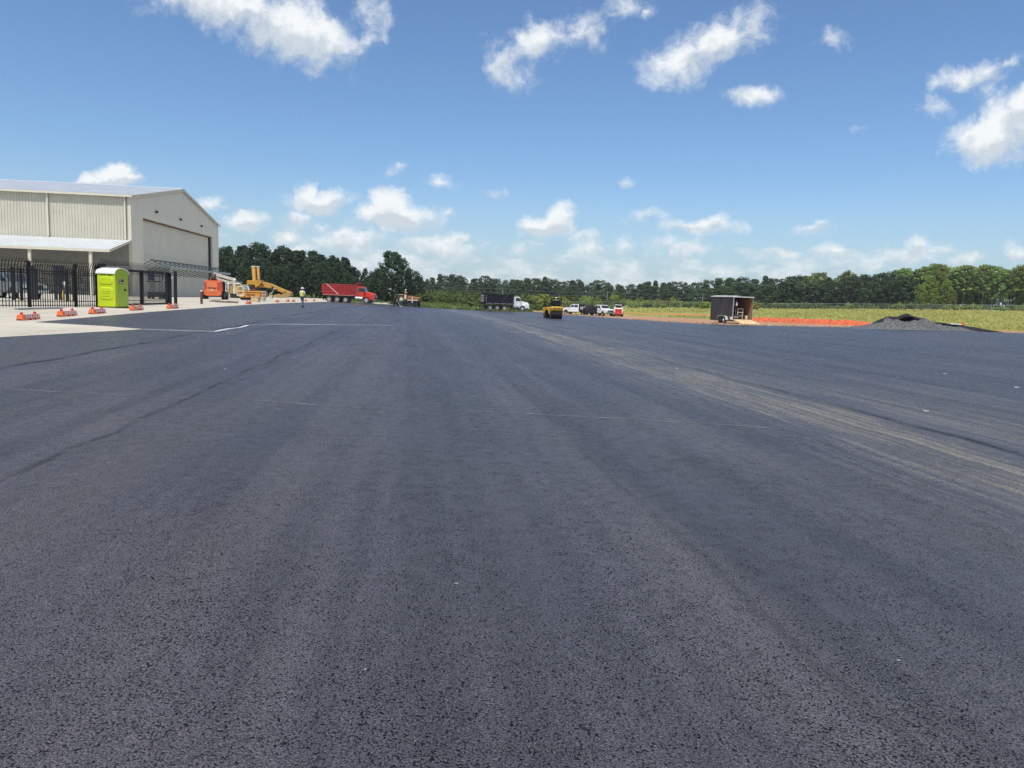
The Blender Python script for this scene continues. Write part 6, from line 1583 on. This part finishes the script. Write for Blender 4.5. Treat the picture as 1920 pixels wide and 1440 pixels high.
RIGHT = [(1487,518,'roundA'),(1500,516,'roundB'),(1512,517,'lightA'),(1526,511,'lightA'),(1538,510,'lightB'),(1548,520,'roundA'),(1560,522,'lightC'),(1572,516,'roundB'),(1584,506,'sparse'),(1590,512,'roundA'),(1603,516,'roundA'),(1617,514,'pineC'),(1630,517,'roundA'),(1643,513,'roundB'),(1655,511,'roundB'),(1668,509,'roundA'),(1680,505,'lightA'),(1693,502,'lightA'),(1706,508,'pineB'),(1718,503,'lightB'),(1733,499,'lightA'),(1747,493,'lightB'),(1758,495,'lightA'),(1766,500,'lightC'),(1780,505,'lightC'),(1793,499,'lightB'),(1806,496,'lightB'),(1818,499,'lightA'),(1832,497,'pineB'),(1842,495,'lightB'),(1856,498,'lightA'),(1868,500,'lightC'),(1880,505,'lightB'),(1893,507,'sparse'),(1905,499,'lightB'),(1917,495,'lightA'),(1930,496,'lightB'),(1945,500,'lightA'),(1960,498,'lightC')]
for i, (px, top, k) in enumerate(RIGHT):
    Y = 262 - max(0, px - 1600) * .10 + tr.uniform(-5, 5)
    plant('far_' + k if 'far_' + k in protos and px > 1560 else k, px, top, Y, 'tall tree on the skyline of the wood ' + where(px), 'trees of the wood beyond the field', 1.15)
    if px < 1690: plant(tr.choice(('far_roundA', 'roundB', 'far_roundB')), px + 5, top + tr.uniform(10, 28), Y - 12, 'dark lower tree at the front of the wood ' + where(px), 'dark lower trees beyond the field', 1.5)
    else:
        plant(tr.choice(('lightC', 'lightA', 'far_roundA', 'sparse')), px + 6, top + tr.uniform(4, 30), Y + 14, 'lighter tree half hidden in the wood ' + where(px), 'trees of the wood beyond the field', 1.25)
for px, top, Y in ((1724, 533, 236), (1742, 516, 238), (1760, 508, 240), (1772, 526, 236), (1751, 540, 232), (1733, 548, 231), (1783, 541, 233)):
    plant('yellow', px, top, Y, 'yellow-green leafy tree at the front of the wood, above the gravel heap', 'yellow-green trees above the gravel heap', 1.15)
# bushes
def bush_proto(seed, lm, stretch=1.0):
    r = random.Random(seed); t = thing('bush', 'x', 'bush'); b = MB(); st = MB()
    for i in range(26):
        a = r.uniform(0, 6.28); q = math.sqrt(r.random()) * .95; h = r.uniform(.35, 1.0) * (1 - .45 * q) * stretch; c = Vector((q * math.cos(a), q * math.sin(a), h * .75))
        st.cyl((c.x * .3, c.y * .3, -.1), c, .02, .008, 4, caps=False)
        for _ in range(46):
            d = Vector((r.gauss(0, 1), r.gauss(0, 1), r.gauss(0, 1))).normalized(); p = c + d * r.uniform(.1, .32); p.z = max(.03, p.z)
            nrm = (d + Vector((r.uniform(-1, 1), r.uniform(-1, 1), r.uniform(0, 1.2)))).normalized(); u = nrm.orthogonal(); u.rotate(Matrix.Rotation(r.uniform(0, 6.3), 3, nrm)); v = nrm.cross(u); s = r.uniform(.05, .11)
            b.add([p - u * s, p + v * s * .6, p + u * s, p - v * s * .6], [(0, 1, 2, 3)])
    b.build('foliage', lm, t); st.build('stems', BARK, t); return t
BU = [bush_proto(31, LEAF_B), bush_proto(32, LEAF_L), bush_proto(33, LEAF_B, 1.3), bush_proto(34, LEAF_L, 1.4)]
bused = set()
def bush(k, px, Y, h, w, label, group):
    pr = BU[k]
    if k in bused: o = copy_tree(pr)
    else: o = pr; bused.add(k)
    o.location = base_at(px, Y); o.scale = (w, w, h); o.rotation_euler = (0, 0, tr.uniform(0, 6.28)); tag(o, label, 'bush', group)
for i in range(92):                                    # green bank and scrub behind the trucks
    px = 752 + (1010 - 752) * ((i * .618) % 1) + tr.uniform(-4, 4); Y = tr.uniform(160, 245)
    bush(tr.choice((0, 0, 2)), px, Y, tr.uniform(1.6, 3.0) * (Y / 190), tr.uniform(1.6, 3.2), 'green bush on the bank ' + where(px), 'bushes on the green bank')
for i in range(80):
    px = 985 + (1420 - 985) * ((i * .618) % 1) + tr.uniform(-4, 4); Y = tr.uniform(190, 250)
    bush(tr.choice((0, 1, 1, 2, 3)), px, Y, tr.uniform(1.5, 3.0) * (1.15 if px < 1150 else .9), tr.uniform(1.5, 2.8), 'light green bush in the scrub ' + where(px), 'bushes behind the pickups')
for px, Y, h, w in ((1018, 176, 4.2, 3.0), (1026, 178, 3.6, 2.6), (1010, 180, 3.4, 2.4)):
    bush(1, px, Y, h, w, 'big pale yellow-green bush just right of the white truck cab', 'pale bushes right of the white cab')
for i in range(95):
    px = 1415 + (1950 - 1415) * ((i * .618) % 1) + tr.uniform(-4, 4); Y = tr.uniform(214, 236) - max(0, px - 1650) * .02
    bush(tr.choice((0, 0, 1, 2, 3)), px, Y, tr.uniform(.8, 2.2), tr.uniform(1.2, 2.4), 'low leafy bush along the foot of the wood ' + where(px), 'bushes along the foot of the wood')
# grass: tufts over the field and the bank
def grass():
    r = random.Random(8); RI = RC.to_3x3().transposed()
    def pix(p):
        c = RI @ (p - CAM); return 960 - F * c.x / c.z, 720 + F * c.y / c.z
    def bare(p):
        x, y = pix(p); lim = 600 if x < 1000 else lerp_tab(sorted(top_px), x)
        return y > lim - 1.0 + r.uniform(-.8, .8) or (1165 < x < 1345 and 586 < y < 593)
    for name, n, region, cols in (('field_grass', 9000, 'R', mat('dry_grass', (.52, .50, .16), .9, var=.35, vscale=.12, trans=.3)), ('bank_grass', 6000, 'L', mat('bank_grass', (.15, .20, .045), .9, var=.45, vscale=.3, trans=.3))):
        b = MB(); k = 0
        while k < n:
            if region == 'R': px = r.uniform(1150, 1960); Y = 74 + (225 - 74) * r.random() ** 1.3
            else: px = r.uniform(610, 1160); Y = r.uniform(124, 235)
            p = at_depth(px, 600, Y); X = p.x
            rr = X / Y; s = Y - lerp_tab(EDGE, rr)
            if s < (5 if region == 'R' else 3): continue
            z = gz(X, Y)
            if bare(Vector((X, Y, z))): continue
            h = r.uniform(.08, .22) * (1.0 if region == 'R' else 2.2) * (1 + s / 150); w = h * .8
            for q in range(3):
                a = r.uniform(0, 3.14); dx, dy = math.cos(a) * w, math.sin(a) * w; lx, ly = r.uniform(-.2, .2) * h, r.uniform(-.2, .2) * h
                b.add([(X - dx, Y - dy, z - .02), (X + dx, Y + dy, z - .02), (X + lx + dx * .5, Y + ly + dy * .5, z + h), (X + lx - dx * .35, Y + ly - dy * .35, z + h * .8)], [(0, 1, 2, 3)])
            k += 1
        o = b.build(name, cols); o['kind'] = 'stuff'
grass()
# ------------------------------------------------------------------ chain-link fence and power line
def chain_fence():
    LNK = mat('galvanised_wire', (.50, .52, .50), .5, .5)
    pts = [base_at(940, 168), base_at(1000, 172), base_at(1150, 182), base_at(1300, 195), base_at(1450, 205), base_at(1640, 206), base_at(1800, 208), base_at(1960, 210)]
    o = pts[0].copy(); t = thing('chain_link_fence', 'long pale chain-link fence running across behind the vehicles and the field', 'fence', o)
    post = MB(); Q = []
    for a, c in zip(pts, pts[1:]):
        n = max(1, int((c - a).length / 4))
        for k in range(n): q = a.lerp(c, k / n); q.z = gz(q.x, q.y); Q.append(q)
    for i, q in enumerate(Q):
        if i < 95: m = MB(); m.cyl(q - o, q - o + Vector((0, 0, 1.75)), .022, n=5); m.build('post', LNK, t)
    rl = MB(); ms = MB()
    for a, c in zip(Q, Q[1:]):
        a, c = a - o, c - o; rl.cyl(a + Vector((0, 0, 1.72)), c + Vector((0, 0, 1.72)), .02, n=5)
        d = c - a; nn = 14
        for k in range(nn):
            p0 = a + d * (k / nn); p1 = a + d * ((k + 1) / nn)
            ms.cyl(p0 + Vector((0, 0, .05)), p1 + Vector((0, 0, 1.68)), .005, n=3, caps=False); ms.cyl(p1 + Vector((0, 0, .05)), p0 + Vector((0, 0, 1.68)), .005, n=3, caps=False)
    rl.build('top_rail', LNK, t); ms.build('wire_mesh', LNK, t)
chain_fence()
def power_line():
    PO = mat('pole_grey', (.30, .29, .27), .8); WI = mat('wire_grey', (.30, .33, .34), .6)
    tops = [(330, 514, 250), (560, 523, 250), (752, 532, 250), (942, 541, 252), (1138, 547, 255), (1317, 552, 258), (1512, 556, 262), (1700, 560, 266), (1960, 566, 270)]
    T = [at_depth(*t) for t in tops]
    labs = ['x', 'x', 'x', 'thin grey power pole rising behind the black dump truck bed', 'thin grey power pole above the gap between pickup and skid steer', 'thin grey power pole just left of the black trailer roof', 'thin grey power pole behind the bushes right of the trailer', 'thin grey power pole before the wood above the gravel heap', 'x']
    for (px, py, Y), q, lab in zip(tops, T, labs):
        if lab == 'x': continue
        b = base_at(px, Y); t = thing('power_pole', lab, 'pole', b, group='power poles before the treeline'); h = q.z - b.z
        m = MB(); m.cyl((0, 0, -.3), (0, 0, h + .1), .13, .09, 8); m.build('shaft', PO, t); m = MB(); m.box(-.06, .06, -.6, .6, h - .2, h - .08); m.build('cross_arm', PO, t)
    for dz, lab in ((0, 'upper pale power line wire strung across before the treeline'), (-1.15, 'lower pale power line wire strung across before the treeline')):
        m = MB()
        for a, c in zip(T, T[1:]):
            pr = None; n = 10
            for k in range(n + 1):
                u = k / n; p = a.lerp(c, u); p.z += dz - .5 * 4 * u * (1 - u)
                if pr is not None: m.cyl(pr, p, .022, n=4, caps=False)
                pr = p
        o = m.build('power_wire', WI); tag(o, lab, 'wire')
power_line()

# ------------------------------------------------------------------ thin summer haze
def haze():
    b = MB(); b.box(-1400, 1400, -400, 1400, -6, 45); m = bpy.data.materials.new('haze'); m.use_nodes = True; N = m.node_tree.nodes; N.clear()
    v = N.new('ShaderNodeVolumePrincipled'); v.inputs['Color'].default_value = (.86, .93, 1, 1); v.inputs['Density'].default_value = .00016; v.inputs['Anisotropy'].default_value = .2
    o = N.new('ShaderNodeOutputMaterial'); m.node_tree.links.new(v.outputs[0], o.inputs['Volume'])
    h = b.build('haze', m); h['kind'] = 'stuff'
haze()
